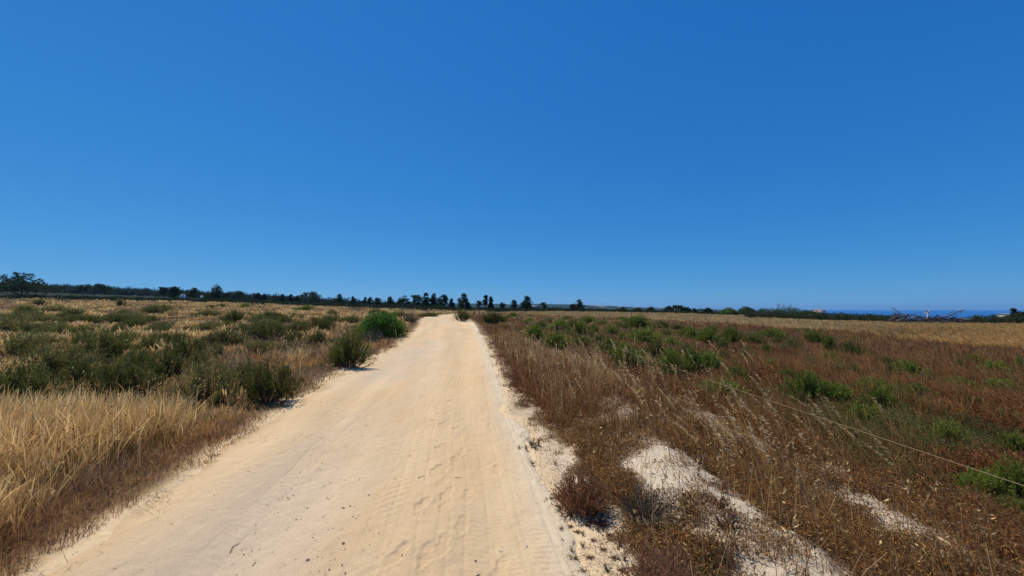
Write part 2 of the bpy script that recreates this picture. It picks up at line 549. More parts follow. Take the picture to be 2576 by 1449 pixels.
# ------------------------------------------------------------------ shrubs
def heath_meshes(seed, ns, nl, c_leaf, c_tip, llen, lw, upright, stemc=(.07, .05, .035), sparse=1.0):
    """unit shrub: 1 m radius, 1 m high"""
    rg = np.random.default_rng(seed)
    fo, st = MB(), MB()
    lob = [(rg.uniform(-.5, .5), rg.uniform(-.5, .5), rg.uniform(.55, 1.05)) for _ in range(5)]
    for k in range(ns):
        if rg.random() < .75:
            lx, ly, lh = lob[rg.integers(len(lob))]
            e = np.array([lx + rg.normal(0, .25), ly + rg.normal(0, .25), 0]); hh = lh
        else:
            a = rg.uniform(0, 6.28); r = math.sqrt(rg.random()) * .95
            e = np.array([math.cos(a) * r, math.sin(a) * r, 0]); hh = .75
        rr = min(np.hypot(e[0], e[1]), 1.1)
        e[2] = max(.18, hh * (1 - .55 * rr ** 2) * rg.uniform(.72, 1.05))
        b = np.array([e[0] * .35 + rg.normal(0, .05), e[1] * .35 + rg.normal(0, .05), 0])
        m = (b + e) / 2 + np.array([0, 0, -.10 * (1 - upright)]) + np.array([e[0], e[1], 0]) * .12 * (1 - upright)
        t = np.linspace(0, 1, 7)[:, None]
        pts = b * (1 - t) ** 2 + 2 * m * t * (1 - t) + e * t ** 2
        if k % 2 == 0:
            tube(st, pts[:5], np.linspace(.013, .006, 5), 4, np.array(stemc) * rg.uniform(.7, 1.4))
        n = int(nl * rg.uniform(.6, 1.3) * sparse)
        u = rg.uniform(.22, 1.0, n) ** .8 * 6
        i = np.minimum(u.astype(int), 5); f = (u - i)[:, None]
        P = pts[i] * (1 - f) + pts[i + 1] * f
        T = pts[i + 1] - pts[i]; T /= np.linalg.norm(T, axis=1, keepdims=True)
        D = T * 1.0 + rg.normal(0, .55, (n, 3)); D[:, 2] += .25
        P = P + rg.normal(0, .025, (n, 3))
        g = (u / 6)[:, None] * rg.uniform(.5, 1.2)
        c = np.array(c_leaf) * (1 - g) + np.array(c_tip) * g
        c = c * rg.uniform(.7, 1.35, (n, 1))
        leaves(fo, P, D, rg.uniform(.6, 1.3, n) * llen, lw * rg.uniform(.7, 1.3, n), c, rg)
    return fo, st


def leafy_meshes(seed, n, c_leaf, c_tip, llen, lw):
    rg = np.random.default_rng(seed)
    fo, st = MB(), MB()
    cl = []
    for k in range(80):
        a = rg.uniform(0, 6.28); h = rg.uniform(.05, .95); r = math.sqrt(max(0, 1 - h ** 2)) * rg.uniform(.55, .92)
        cl.append((math.cos(a) * r, math.sin(a) * r, h * rg.uniform(.8, .95)))
    for c in cl:
        m = n // 80
        P = np.array(c) + rg.normal(0, .115, (m, 3)); P[:, 2] = np.maximum(P[:, 2], .02)
        D = P * np.array([1, 1, .9]) + rg.normal(0, .45, (m, 3)); D[:, 2] += .15
        g = rg.random((m, 1)) * rg.uniform(.4, 1.0)
        leaves(fo, P, D, rg.uniform(.6, 1.3, m) * llen, rg.uniform(.7, 1.3, m) * lw, (np.array(c_leaf) * (1 - g) + np.array(c_tip) * g), rg)
        t = np.linspace(0, 1, 5)[:, None]
        tube(st, np.array([c[0] * .15, c[1] * .15, 0]) * (1 - t) + np.array(c) * t + np.array([0, 0, .1]) * t * (1 - t), np.linspace(.03, .008, 5), 4, (.08, .06, .045))
    return fo, st


def twig_meshes(seed, ns, c, c2):
    rg = np.random.default_rng(seed)
    fo, st = MB(), MB()
    for k in range(ns):
        a = rg.uniform(0, 6.28); r = math.sqrt(rg.random()); h = (1 - .6 * r * r) * rg.uniform(.5, 1.05)
        b = np.array([math.cos(a) * r * .3, math.sin(a) * r * .3, 0]); e = np.array([math.cos(a) * r, math.sin(a) * r, h])
        m = (b + e) / 2 + rg.normal(0, .08, 3)
        t = np.linspace(0, 1, 6)[:, None]
        pts = b * (1 - t) ** 2 + 2 * m * t * (1 - t) + e * t * t
        tube(st, pts, np.linspace(.007, .003, 6), 4, np.array(c) * rg.uniform(.6, 1.5))
        n = 14
        u = rg.uniform(.3, 1, n) * 5; i = np.minimum(u.astype(int), 4); f = (u - i)[:, None]
        P = pts[i] * (1 - f) + pts[i + 1] * f
        D = (pts[5] - pts[3]) * 3 + rg.normal(0, .5, (n, 3))
        leaves(fo, P, D, rg.uniform(.04, .10, n), rg.uniform(.014, .03, n), np.array(c2) * rg.uniform(.6, 1.5, (n, 1)), rg)
    return fo, st


PROTO = {}


def proto(key, makers, mat=None):
    out = []
    for fo, st in makers:
        f = fo.build('foliage', mat or M_LEAF); s = st.build('stems', M_BARK)
        COL.objects.unlink(f); COL.objects.unlink(s)
        out.append((f, s))
    PROTO[key] = out


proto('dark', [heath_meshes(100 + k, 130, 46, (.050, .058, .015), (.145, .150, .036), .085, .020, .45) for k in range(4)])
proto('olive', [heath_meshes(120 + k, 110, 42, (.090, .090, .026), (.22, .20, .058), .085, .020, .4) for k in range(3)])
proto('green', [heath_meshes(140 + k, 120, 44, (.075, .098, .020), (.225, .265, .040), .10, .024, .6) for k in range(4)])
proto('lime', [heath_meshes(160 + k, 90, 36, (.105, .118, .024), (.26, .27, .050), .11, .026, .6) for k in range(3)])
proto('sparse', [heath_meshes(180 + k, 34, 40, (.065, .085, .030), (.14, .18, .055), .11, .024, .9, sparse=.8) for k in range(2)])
proto('bright', [leafy_meshes(200, 6400, (.060, .130, .022), (.125, .255, .036), .085, .045)])
proto('twiggy', [twig_meshes(210, 170, (.10, .08, .06), (.12, .095, .07))])
proto('rusty', [twig_meshes(220, 420, (.20, .10, .05), (.30, .145, .065)), twig_meshes(221, 320, (.20, .11, .06), (.30, .15, .075))])
USED = {}
FOOT = []


def shrub(name, px, py, wpx, hpx, key, label, cat='shrub', group=None):
    X, Y, Z = at(px, py)
    up = .12 + .16 * float(sstep(5, 14, Y))          # the foot stands hidden in the grass
    X, Y, Z = at(px, py, up)
    k = USED.get(key, 0); USED[key] = k + 1
    f, s = PROTO[key][k % len(PROTO[key])]
    w = wpx / 4 / F * Y * .5
    h = (hpx / 4 / F * Y + up) * .92
    o = empty(name, (X, Y, Z - .04), label, cat, group)
    o.rotation_euler = (0, 0, R.uniform(0, 6.28))
    g = {'bright': .74, 'twiggy': .8, 'rusty': .85}.get(key, 1.0) * (1.08 if X < -3 and Y < 16 else 1.10)
    w *= g
    h *= (1.16 if Y < 16 else 1.05) if X < -3 else 1.15
    o.scale = (w * 1.36, max(.5 * w, min(w * 1.2, 1.2)) if Y > 25 else w * 1.2, h)
    o.rotation_euler = (0, 0, R.choice([0, math.pi]) + R.normal(0, .25))
    FOOT.append((X, Y, o.scale[0], o.scale[1], h))
    for src in (f, s):
        c = src.copy(); c.parent = o; COL.objects.link(c)
    return o


LEFT = 'heath shrubs in the golden grass'
RIGHT = 'green shrubs among the rusty weeds'
FARL = 'small dark shrubs dotting the far golden grass'
SHR = [
    # west of the track, near to far
    (850, 1572, 255, 150, 'olive', 'big olive green heath shrub leaning over golden grass at the near verge', LEFT),
    (1070, 1580, 190, 165, 'dark', 'dark heath shrub reaching the sand where the verge narrows, brown at its foot', LEFT),
    (90, 1585, 240, 135, 'dark', 'dark shrub behind the tallest clump of golden grass at the picture edge', LEFT),
    (490, 1575, 220, 150, 'dark', 'broad dark shrub just behind the nearest tall golden grass', LEFT),
    (660, 1485, 140, 100, 'dark', 'dark shrub between the near verge shrub and the open golden patch', LEFT),
    (256, 1470, 265, 95, 'olive', 'wide low olive shrub behind the nearest dark shrubs', LEFT),
    (735, 1412, 140, 92, 'dark', 'rounded dark shrub edging the open golden patch beside the track', LEFT),
    (420, 1405, 190, 90, 'dark', 'wide dark shrub in the middle of the western field', LEFT),
    (70, 1402, 150, 85, 'olive', 'olive shrub cut by the picture edge beyond the nearest shrubs', LEFT),
    (1400, 1434, 135, 118, 'dark', 'tall upright dark shrub at the track edge below the bright green bush', LEFT),
    (1350, 1426, 95, 60, 'olive', 'low olive shrub leaning against the tall upright dark one', LEFT),
    (870, 1398, 60, 42, 'olive', 'small olive shrub alone in golden grass below the long dark thicket', LEFT),
    (892, 1354, 150, 50, 'dark', 'low dark green shrub at the front of the long thicket', LEFT),
    (1054, 1338, 165, 70, 'dark', 'largest dark shrub of the long thicket beside the open golden grass', LEFT),
    (1025, 1380, 120, 36, 'olive', 'thin grassy olive shrub at the foot of the long thicket', LEFT),
    (935, 1275, 78, 42, 'dark', 'dark shrub crowning the far end of the long thicket', LEFT),
    (1285, 1302, 115, 46, 'dark', 'wide dark shrub beside the leaning dead branch', LEFT),
    (1273, 1348, 65, 42, 'dark', 'forked dark shrub standing alone in the open golden grass', LEFT),
    (1412, 1284, 92, 34, 'dark', 'low dark shrub between the dead branch and the bright green bush', LEFT),
    (1490, 1342, 85, 42, 'twiggy', 'grey leafless twiggy bush at the foot of the bright green bush', None),
    (1528, 1325, 190, 84, 'bright', 'round bright green leafy bush at the bend of the track', None),
    (1642, 1278, 55, 46, 'twiggy', 'brown twiggy bush between the bright green bush and the track', None),
    (1710, 1259, 80, 15, 'dark', 'flat dark shrub at the outer side of the far bend', LEFT),
    (60, 1312, 140, 55, 'olive', 'tall olive shrub at the picture edge amid pale grass', LEFT),
    (220, 1314, 100, 40, 'olive', 'olive shrub below the pale sunlit grass of the western slope', LEFT),
    (473, 1327, 78, 34, 'dark', 'ragged dark shrub in front of a pale grass stand', LEFT),
    (536, 1292, 88, 38, 'dark', 'wide dark shrub halfway up the western slope', LEFT),
    (358, 1276, 115, 20, 'dark', 'long flat dark shrub on the western slope', LEFT),
    (105, 1240, 100, 32, 'lime', 'bright green low patch of shrub high on the western slope', None),
    (158, 1215, 58, 19, 'dark', 'dark shrub sitting above the bright green patch on the slope', LEFT),
    (482, 1221, 30, 30, 'dark', 'small upright dark bush alone near the top of the slope', LEFT),
    (980, 1231, 36, 24, 'green', 'small green shrub at the far edge of the golden field', LEFT),
    (1218, 1239, 74, 26, 'green', 'wide green shrub at the far edge of the golden field', LEFT),
    (640, 1350, 90, 34, 'olive', 'half hidden olive shrub among pale grass west of the long thicket', LEFT),
    (1600, 1262, 60, 28, 'olive', 'grassy olive shrub behind the bright green bush', LEFT),
    *[(px, py, w, h, 'dark' if i % 3 else 'olive', 'dark heath shrub within the dense western thicket', 'shrubs of the dense western thicket') for i, (px, py, w, h) in enumerate(
      [(150, 1430, 130, 60), (330, 1500, 130, 80), (560, 1440, 110, 60), (180, 1372, 110, 46), (330, 1370, 110, 50), (590, 1385, 100, 48), (520, 1352, 90, 36), (330, 1322, 90, 32), (700, 1352, 90, 36), (800, 1440, 80, 50), (640, 1310, 80, 28), (150, 1340, 100, 36), (820, 1310, 80, 30), (1180, 1340, 60, 30), (990, 1480, 90, 60)])],
    # small ones far off, which nothing tells apart
    *[(px, py, w, h, 'dark', 'small dark shrub dotting the far golden grass', FARL) for (px, py, w, h) in
      [(495, 1249, 55, 15), (668, 1248, 36, 19), (305, 1249, 44, 15), (990, 1259, 40, 18), (1116, 1264, 50, 12), (1172, 1268, 22, 17),
       (845, 1226, 40, 10), (890, 1222, 34, 10), (720, 1232, 30, 12), (590, 1240, 34, 12), (400, 1233, 36, 12), (1090, 1244, 30, 10), (1330, 1252, 40, 14), (1500, 1248, 46, 16), (790, 1262, 46, 14), (1040, 1290, 44, 16), (250, 1262, 50, 16), (600, 1275, 60, 18)]],
    *[(float(px), float(py), float(w), float(w * .30), ('dark', 'olive')[i % 2], 'small dark shrub dotting the far golden grass', FARL) for i, (px, py, w) in enumerate(zip(
        np.random.default_rng(77).uniform(10, 1360, 46), np.random.default_rng(78).uniform(1232, 1325, 46), np.random.default_rng(79).uniform(45, 115, 46)))],
    # by the far bend
    (1850, 1273, 56, 46, 'dark', 'dark green shrub closing the inner side of the far bend', RIGHT),
    (1975, 1282, 110, 42, 'dark', 'long dark shrub beneath the farthest fence posts', RIGHT),
    (2052, 1266, 38, 17, 'green', 'small green shrub beyond the farthest fence posts', RIGHT),
    (2137, 1342, 80, 54, 'green', 'rounded dark green shrub just before the leaning fence post', RIGHT),
    (2230, 1370, 95, 55, 'green', 'dark green shrub growing around the foot of the fence post', RIGHT),
    (2232, 1308, 76, 44, 'green', 'mid green shrub straight behind the fence post', RIGHT),
    (2313, 1327, 92, 50, 'green', 'mid green shrub right behind the wire next to the post', RIGHT),
    (2350, 1284, 74, 24, 'green', 'low green shrub below the lone pine with upright shoots', RIGHT),
    (2375, 1313, 36, 23, 'green', 'tiny green shrub beside the mid green shrub behind the wire', RIGHT),
    (2520, 1442, 140, 90, 'green', 'large dense green shrub crossed by the fence wire', RIGHT),
    (2430, 1387, 105, 42, 'green', 'low green shrub touching the back of the large wire crossed one', RIGHT),
    (2545, 1304, 125, 48, 'green', 'wide green shrub farthest of the middle field thicket', RIGHT),
    (2575, 1349, 112, 50, 'green', 'wide green shrub heading the middle field thicket', RIGHT),
    (2485, 1347, 30, 28, 'green', 'small rounded green shrub beside the middle field thicket', RIGHT),
    (2622, 1405, 76, 62, 'dark', 'dark green shrub hanging below the middle field thicket', RIGHT),
    (2680, 1472, 125, 82, 'green', 'green shrub pressing against the wire with a dark stem at its side', RIGHT),
    (2772, 1466, 84, 84, 'green', 'upright shrub second in the row of three behind the wire', RIGHT),
    (2834, 1452, 88, 62, 'green', 'last and lowest shrub in the row of three behind the wire', RIGHT),
    (2875, 1558, 150, 76, 'lime', 'vivid light green shrub under the middle of the wire', RIGHT),
    (2942, 1490, 84, 44, 'lime', 'smaller light green shrub above the vivid one at the wire', RIGHT),
    (2770, 1342, 95, 46, 'green', 'green shrub at the inner end of the far eastern row', RIGHT),
    (2836, 1352, 80, 42, 'green', 'second green shrub of the far eastern row', RIGHT),
    (2930, 1350, 80, 50, 'green', 'tallest green shrub of the far eastern row', RIGHT),
    (3003, 1352, 80, 42, 'olive', 'dull olive shrub joined to the tallest of the far eastern row', RIGHT),
    (2890, 1376, 42, 26, 'dark', 'small dark shrub in front of the far eastern row', RIGHT),
    (3090, 1334, 80, 30, 'green', 'low green shrub against the pale grass edge', RIGHT),
    (3266, 1349, 72, 40, 'green', 'dark topped green shrub against pale grass farther east', RIGHT),
    (3175, 1382, 70, 42, 'olive', 'thin olive shrub on bare rusty ground', RIGHT),
    (3082, 1441, 42, 24, 'lime', 'tiny light green shrub alone on rusty ground', RIGHT),
    (3143, 1481, 58, 32, 'lime', 'light green low shrub next to the grey green wide one', RIGHT),
    (3222, 1563, 150, 94, 'green', 'wide grey green shrub with oat stalks hanging before it', RIGHT),
    (3205, 1609, 50, 56, 'dark', 'narrow dark shrub drooping below the wide grey green one', RIGHT),
    (3230, 1443, 48, 42, 'sparse', 'sparse thin stemmed shrub on rusty ground', RIGHT),
    (3314, 1380, 44, 54, 'green', 'upright green shrub just under the pale grass edge', RIGHT),
    (3410, 1398, 100, 46, 'dark', 'dark spreading shrub below the straw field', RIGHT),
    (3322, 1421, 58, 27, 'lime', 'small yellow green shrub below the dark spreading one', RIGHT),
    (3540, 1432, 74, 22, 'dark', 'flat dark shrub below the brush heap', RIGHT),
    (3630, 1467, 105, 50, 'lime', 'yellow green shrub in the eastern field under the dark band', RIGHT),
    (3556, 1482, 44, 34, 'dark', 'small dark shrub beside the yellow green one', RIGHT),
    (3340, 1567, 100, 56, 'green', 'fresh green shrub left of a tight pair of green shrubs', RIGHT),
    (3500, 1552, 110, 66, 'green', 'upper of the tight pair of fresh green shrubs', RIGHT),
    (3510, 1612, 115, 66, 'green', 'lower of the tight pair of fresh green shrubs', RIGHT),
    (3578, 1562, 60, 38, 'green', 'small fresh green shrub just east of the tight pair', RIGHT),
    (3652, 1560, 95, 60, 'lime', 'grassy yellow green shrub east of the tight pair', RIGHT),
    (3460, 1664, 115, 72, 'lime', 'yellowish shrub with a line of white oat husks over it', RIGHT),
    (3822, 1530, 90, 42, 'green', 'low soft green shrub in the eastern field', RIGHT),
    (3836, 1449, 34, 38, 'sparse', 'small dark upright shrub in the rusty band', RIGHT),
    (3985, 1474, 90, 44, 'green', 'green shrub in the rusty band near the picture edge', RIGHT),
    (4010, 1542, 115, 56, 'lime', 'broad yellow green shrub near the picture edge', RIGHT),
    (4080, 1441, 44, 30, 'green', 'green shrub cut by the picture edge under the straw field', RIGHT),
    (4040, 1652, 70, 38, 'lime', 'little light green shrub over the wire near the picture edge', RIGHT),
    (3705, 1606, 54, 52, 'sparse', 'thin yellow green sprig above the wire', RIGHT),
    (3580, 1688, 135, 58, 'olive', 'low tangled olive shrub behind the wire', RIGHT),
    (3780, 1733, 105, 82, 'lime', 'upright yellow green shrub behind the wire with dark foot', RIGHT),
    (3915, 1928, 145, 66, 'green', 'green shrub spreading beneath the near end of the wire', RIGHT),
    (4060, 1930, 150, 110, 'green', 'tall green shrub at the picture edge beneath the wire', RIGHT),
    (4050, 1763, 105, 72, 'lime', 'light green shrub at the picture edge above the wire', RIGHT),
    (4055, 2004, 110, 44, 'lime', 'low yellowish shrub at the picture edge, nearest of all', RIGHT),
    *[(px, py, w, h, ('green', 'dark', 'olive')[i % 3], 'small green shrub scattered through the far rusty field', 'small shrubs of the far rusty field') for i, (px, py, w, h) in enumerate(
      [(2110, 1284, 44, 16), (2165, 1300, 46, 20), (2200, 1282, 40, 14), (2270, 1276, 44, 13), (2290, 1296, 50, 18), (2410, 1292, 56, 18), (2440, 1322, 60, 24), (2400, 1350, 56, 26), (2480, 1300, 56, 20), (2490, 1276, 40, 12), (2640, 1300, 60, 20),
       (2660, 1330, 64, 26), (2690, 1365, 60, 28), (2710, 1310, 50, 18), (2740, 1395, 56, 26), (2850, 1320, 56, 20), (2900, 1410, 50, 22), (2990, 1400, 56, 24), (3060, 1390, 50, 22), (3120, 1352, 46, 18), (2560, 1400, 46, 26), (2330, 1360, 60, 30), (3400, 1470, 60, 24), (3720, 1500, 64, 28), (3900, 1420, 56, 20), (3880, 1600, 70, 34), (3340, 1470, 50, 20)])],
]
for (px, py, w, h, key, lab, grp) in SHR:
    nm = {'bright': 'leafy_bush', 'twiggy': 'twiggy_bush'}.get(key, 'heath_shrub')
    shrub(nm, px, py, w, h, key, lab, 'bush' if key in ('bright', 'twiggy') else 'shrub', grp)

shrub('dry_bush', 2330, 1968, 200, 135, 'rusty', 'rust brown dry bush spilling onto the pale sand of the verge', 'bush')
shrub('dry_bush', 2660, 2330, 300, 190, 'rusty', 'rust brown dry bush at the bottom edge between sand and pale strip', 'bush')
shrub('dry_bush', 2590, 2010, 190, 90, 'twiggy', 'grey brown brittle bush on the near pale strip', 'bush')


# ------------------------------------------------------------------ grass and ground cover
def scatter(n, s0, s1, y0, y1, rng=R):
    y = np.exp(rng.uniform(math.log(y0), math.log(y1), n))
    s = rng.uniform(s0, s1, n)
    return s * (y + .3), y


def pal(n, cols, jit=.18, rng=R):
    cols = np.asarray(cols, float)
    c = cols[rng.integers(0, len(cols), n)]
    return c * rng.uniform(1 - jit, 1 + jit, (n, 1))


STRAW = [(.80, .56, .23), (.70, .45, .16), (.86, .64, .31), (.58, .36, .13), (.68, .47, .21)]
TAN = [(.46, .25, .080), (.54, .30, .098), (.37, .19, .065), (.54, .35, .14)]
RUST = [(.26, .075, .025), (.20, .057, .020), (.33, .108, .033), (.35, .150, .050), (.14, .050, .024), (.24, .120, .058)]
GREY = [(.27, .175, .105), (.20, .130, .085), (.34, .24, .145)]
WIND = math.pi / 2


def gold_bound(s):
    return np.interp(s, [-.2, .1, .3, .57, .9, 1.1, 1.37], [66, 62, 54, 36, 25, 20, 17.5])


def around_shrubs(X, Y):
    """factor on the height of grass: none inside a shrub, short on its near side"""
    f = np.ones(len(X)); pr = np.zeros(len(X))
    for (sx, sy, a, b, h) in FOOT:
        k = np.nonzero((np.abs(X - sx) < a * 1.6) & (Y > sy - b - 2.2 - .10 * sy) & (Y < sy + b * 1.3))[0]
        if not len(k):
            continue
        dx, dy = X[k] - sx, Y[k] - sy
        r = (dx / (a * .66)) ** 2 + (dy / (b * .66)) ** 2
        ln = b + .35 + .075 * sy
        fr = (dx / (a * 1.05)) ** 2 + (np.minimum(dy, 0) / ln) ** 2 + (np.maximum(dy, 0) / b) ** 2
        g = np.where(r < 1, 0.0, np.where((fr < 1) & (sx > -1), .5, np.where(fr < 1, .6, 1.0)))
        f[k] = np.minimum(f[k], g)
        pr[k] = np.maximum(pr[k], (r < 3.6 + .5 * np.sin(dx * 7) * np.cos(dy * 5)))
    return f, pr


def tussocks(n, per, s0, s1, y0, y1, spread):
    """blades gathered in tufts: position, tuft number, offset from the tuft's heart"""
    X, Y = scatter(n // per, s0, s1, y0, y1)
    m = len(X)
    X = np.repeat(X, per); Y = np.repeat(Y, per)
    sp = spread * (.6 + .11 * Y)
    dx = R.normal(0, 1, len(X)) * sp; dy = R.normal(0, 1, len(X)) * sp
    return X + dx, Y + dy, np.repeat(np.arange(m), per), np.arctan2(dy, dx)


def left_grass():
    mb = MB(); lo = MB()
    X, Y, T, ra = tussocks(620000, 12, -1.75, .0, 1.7, 98, .035)
    tr = R.random(T.max() + 1); tq = R.random(T.max() + 1)
    d = edge_l(Y) - X + (fbm(X, Y, .6, 21) - .5) * .5
    k = (d > -.02) & (Y < 99) & (Y > 1.4)
    X, Y, d, T, ra = X[k], Y[k], d[k], T[k], ra[k]
    sh, px_ = around_shrubs(X, Y)
    n = fbm(X, Y, 2.4, 22); n2 = fbm(X, Y, 8.5, 23); n3 = fbm(X, Y, .6, 24)
    wid = np.maximum(.0052, .0016 * Y)
    near = sstep(6.2, 4.6, Y) * sstep(.55, 1.3, d)
    field = sstep(.43 + .04 * sstep(12, 25, Y), .58, .5 * n + .5 * n2)
    tall = np.maximum(near, sstep(.35, 1.0, d) * field * (.5 + .5 * sstep(.3, .5, n3)))
    # tall pale grass
    kt = (tq[T] < tall * .62) & (sh > .45)
    x, y, dd, nr = X[kt], Y[kt], d[kt], near[kt]
    P = np.stack([x, y, height(x, y) - .02], -1)
    H = sh[kt] * (.31 + .24 * tr[T[kt]] + .13 * nr) * R.uniform(.75, 1.15, len(x)) * (.75 + .5 * fbm(x, y, 1.4, 26))
    big = fbm(x, y, 6, 29)[:, None]
    c1 = pal(len(x), STRAW) * (.90 + .42 * big) * (.85 + .3 * tr[T[kt]])[:, None]; c0 = pal(len(x), TAN) * .85
    az = np.where(R.random(len(x)) < .45, WIND + R.normal(-.15, .6, len(x)), ra[kt])
    spike = R.random(len(x)) < .45
    for msk, pr in ((~spike, [.7, .65, .6, .5, .12]), (spike, [.45, .4, .4, 1.6, .3])):
        m = int(msk.sum())
        blades(mb, P[msk], H[msk], wid[kt][msk], az[msk], np.abs(R.normal(.10, .16, m)), R.normal(.30, .45, m), c0[msk], c1[msk] * R.uniform(.7, 1.2, (m, 1)), pr)
    # low brown growth between and along the track
    kl = (R.random(len(X)) < .42) & ~kt & (sh > 0)
    x, y, dd = X[kl], Y[kl], d[kl]
    P = np.stack([x, y, height(x, y) - .02], -1)
    H = R.uniform(.10, .34, len(x)) * (.3 + .7 * sstep(-.05, .7, dd)) * sh[kl]
    mix = fbm(x, y, 1.6, 27) + R.normal(0, .08, len(x)); ol = fbm(x, y, 4.5, 28) + R.normal(0, .07, len(x))
    c = pal(len(x), [(.34, .18, .07), (.25, .125, .055), (.44, .26, .105), (.20, .12, .065)])
    g1 = mix > .62
    c[g1] = pal(int(g1.sum()), GREY)
    g2 = (ol > .53 - .05 * sstep(12, 25, y)) & (dd > .8)
    c[g2] = pal(int(g2.sum()), [(.075, .085, .03), (.11, .11, .04), (.05, .06, .025), (.14, .12, .05)])
    g3 = (px_[kl] > .5) & (R.random(len(x)) < .6)
    c[g3] = pal(int(g3.sum()), [(.065, .075, .028), (.10, .10, .036), (.045, .052, .022), (.12, .085, .04)])
    pale = (mix < .40) & (dd > .6) & ~g3
    c[pale] = pal(int(pale.sum()), TAN) * 1.15
    blades(lo, P, H, wid[kl] * 1.15, R.uniform(0, 6.28, len(x)), np.abs(R.normal(.4, .35, len(x))), R.normal(.4, .5, len(x)), c * .9, c * 1.25, [.8, .8, .5, .1])
    tag(mb.build('golden_grass', M_GRASS), 'tall pale golden grass west of the track', 'grass', None, 'stuff')
    tag(lo.build('brown_undergrowth', M_WEED), 'low brown dry growth beneath the golden grass', 'undergrowth', None, 'stuff')


def right_grass():
    lo = MB(); hi = MB(); go = MB()
    X, Y, T, ra = tussocks(980000, 10, -.25, 1.75, 1.5, 88, .030)
    tr = R.random(T.max() + 1); tq = R.random(T.max() + 1)
    d = X - edge_r(Y) + (fbm(X, Y, .5, 51) - .5) * .45
    s = X / np.maximum(Y, .5)
    b = bare(X, Y)
    k = (d > .05) & (Y > 1.2) & (R.random(len(X)) > b * (.93 - .62 * sstep(.47, .55, fbm(X, Y, .26, 66)))) & ((Y < 66) | (s < .62)) & ((s > -.16) | (Y < 60))
    X, Y, d, s, b, T, ra = X[k], Y[k], d[k], s[k], b[k], T[k], ra[k]
    sh, px_ = around_shrubs(X, Y)
    wid = np.maximum(.0050, .0015 * Y)
    gold = Y > gold_bound(s) * (.90 + .2 * fbm(X, Y, 4, 52))
    n = fbm(X, Y, 1.6, 53); n2 = fbm(X, Y, 5, 54); n3 = fbm(X, Y, .35, 55)
    # low rusty growth
    kl = ~gold & (R.random(len(X)) < (.45 + .55 * sstep(.25, .5, n3))) & (sh > 0)
    x, y = X[kl], Y[kl]
    P = np.stack([x, y, height(x, y) - .015], -1)
    H = R.uniform(.10, .30, len(x)) * (.35 + .65 * sstep(.05, .7, d[kl])) * (.7 + .6 * n[kl]) * (1 - .58 * b[kl]) * sh[kl] * (.45 + 1.0 * tq[T[kl]]) * (.60 + .40 * sstep(3.5, 8, y))
    mix = n2[kl] + R.normal(0, .10, len(x))
    reddish = sstep(8, 16, y)[:, None]
    c = pal(len(x), RUST, .3) * (1 - reddish) + reddish * pal(len(x), [(.32, .130, .060), (.25, .105, .050), (.40, .22, .095), (.18, .085, .042), (.36, .20, .10)])
    c *= (.45 + 1.05 * tr[T[kl]] ** 1.5)[:, None]
    t1 = mix > .60
    c[t1] = pal(int(t1.sum()), TAN, .25) * .8
    gy = R.random(len(x)) < (.05 + .25 * b[kl] + .12 * (d[kl] < 1.6) * (n[kl] > .5))
    c[gy] = pal(int(gy.sum()), GREY)
    gn = ((fbm(x, y, 2.6, 58) + R.normal(0, .06, len(x)) > .68) & (d[kl] > 2.5)) | ((px_[kl] > .5) & (R.random(len(x)) < .32))
    c[gn] = pal(int(gn.sum()), [(.13, .14, .04), (.18, .17, .055), (.10, .11, .035)])
    blades(lo, P, H, wid[kl], R.uniform(0, 6.28, len(x)), np.abs(R.normal(.30, .30, len(x))) + .5 * sstep(9, 3, y) * R.random(len(x)), R.normal(.3, .8, len(x)), c * .75, c * 1.2, [.7, .7, .55, .15])
    # curled dry leaves on those stems, near the camera only
    near = np.nonzero((y < 10) & (b[kl] < .6 + .5 * R.random(len(y))))[0]
    for q in range(3):
        kk = near[R.random(len(near)) < (.95, .8, .6)[q]]
        m = len(kk); hh = H[kk]
        pp = P[kk] + np.stack([R.normal(0, .03, m), R.normal(0, .03, m), hh * R.uniform(.15, 1.0, m)], -1)
        D = R.normal(size=(m, 3)); D[:, 2] = D[:, 2] * .7 + .15
        leaves(lo, pp, D, R.uniform(.012, .034, m) * (1 + .05 * y[kk]), R.uniform(.004, .0085, m) * (1 + .1 * y[kk]), c[kk] * R.uniform(.45, 1.35, (m, 1)))
    # taller brown grass
    lane = sstep(.25, .7, d) * sstep(3.2, 2.0, d) * sstep(5, 7.5, Y) * sstep(30, 18, Y)
    kt = ~gold & (tq[T] < .17 * lane * (.3 + 1.2 * n) * (1 - b) + .30 * sstep(.6, 1.6, d) * (.15 + .85 * sstep(4.5, 9, Y)) * sstep(.42, .58, .6 * n + .4 * n2 + .04) * (1 - .7 * sstep(9, 16, Y)) * (1 - b)) & (sh > .45)
    x, y = X[kt], Y[kt]
    P = np.stack([x, y, height(x, y) - .02], -1)
    H = sh[kt] * (.26 + .26 * tr[T[kt]]) * R.uniform(.8, 1.2, len(x)) * (.8 + .4 * n[kt])
    ln_ = lane[kt][:, None]
    c1 = pal(len(x), [(.36, .15, .045), (.44, .21, .065), (.28, .11, .036), (.50, .29, .11)]) * (1 - ln_) + ln_ * pal(len(x), [(.60, .34, .12), (.70, .43, .17), (.46, .23, .08), (.80, .55, .25)]); c0 = pal(len(x), TAN) * .8
    blades(hi, P, H, wid[kt] * .85, WIND + R.normal(0, .45, len(x)), np.abs(R.normal(.35, .2, len(x))), np.abs(R.normal(.5, .35, len(x))), c0, c1, [.6, .55, .5, .45, .12])
    # pale waving grass beyond
    kg = (gold | ((tq[T] < .10 * sstep(24, 45, Y)) & (d > 2.0))) & (sh > .3)
    x, y = X[kg], Y[kg]
    P = np.stack([x, y, height(x, y) - .02], -1)
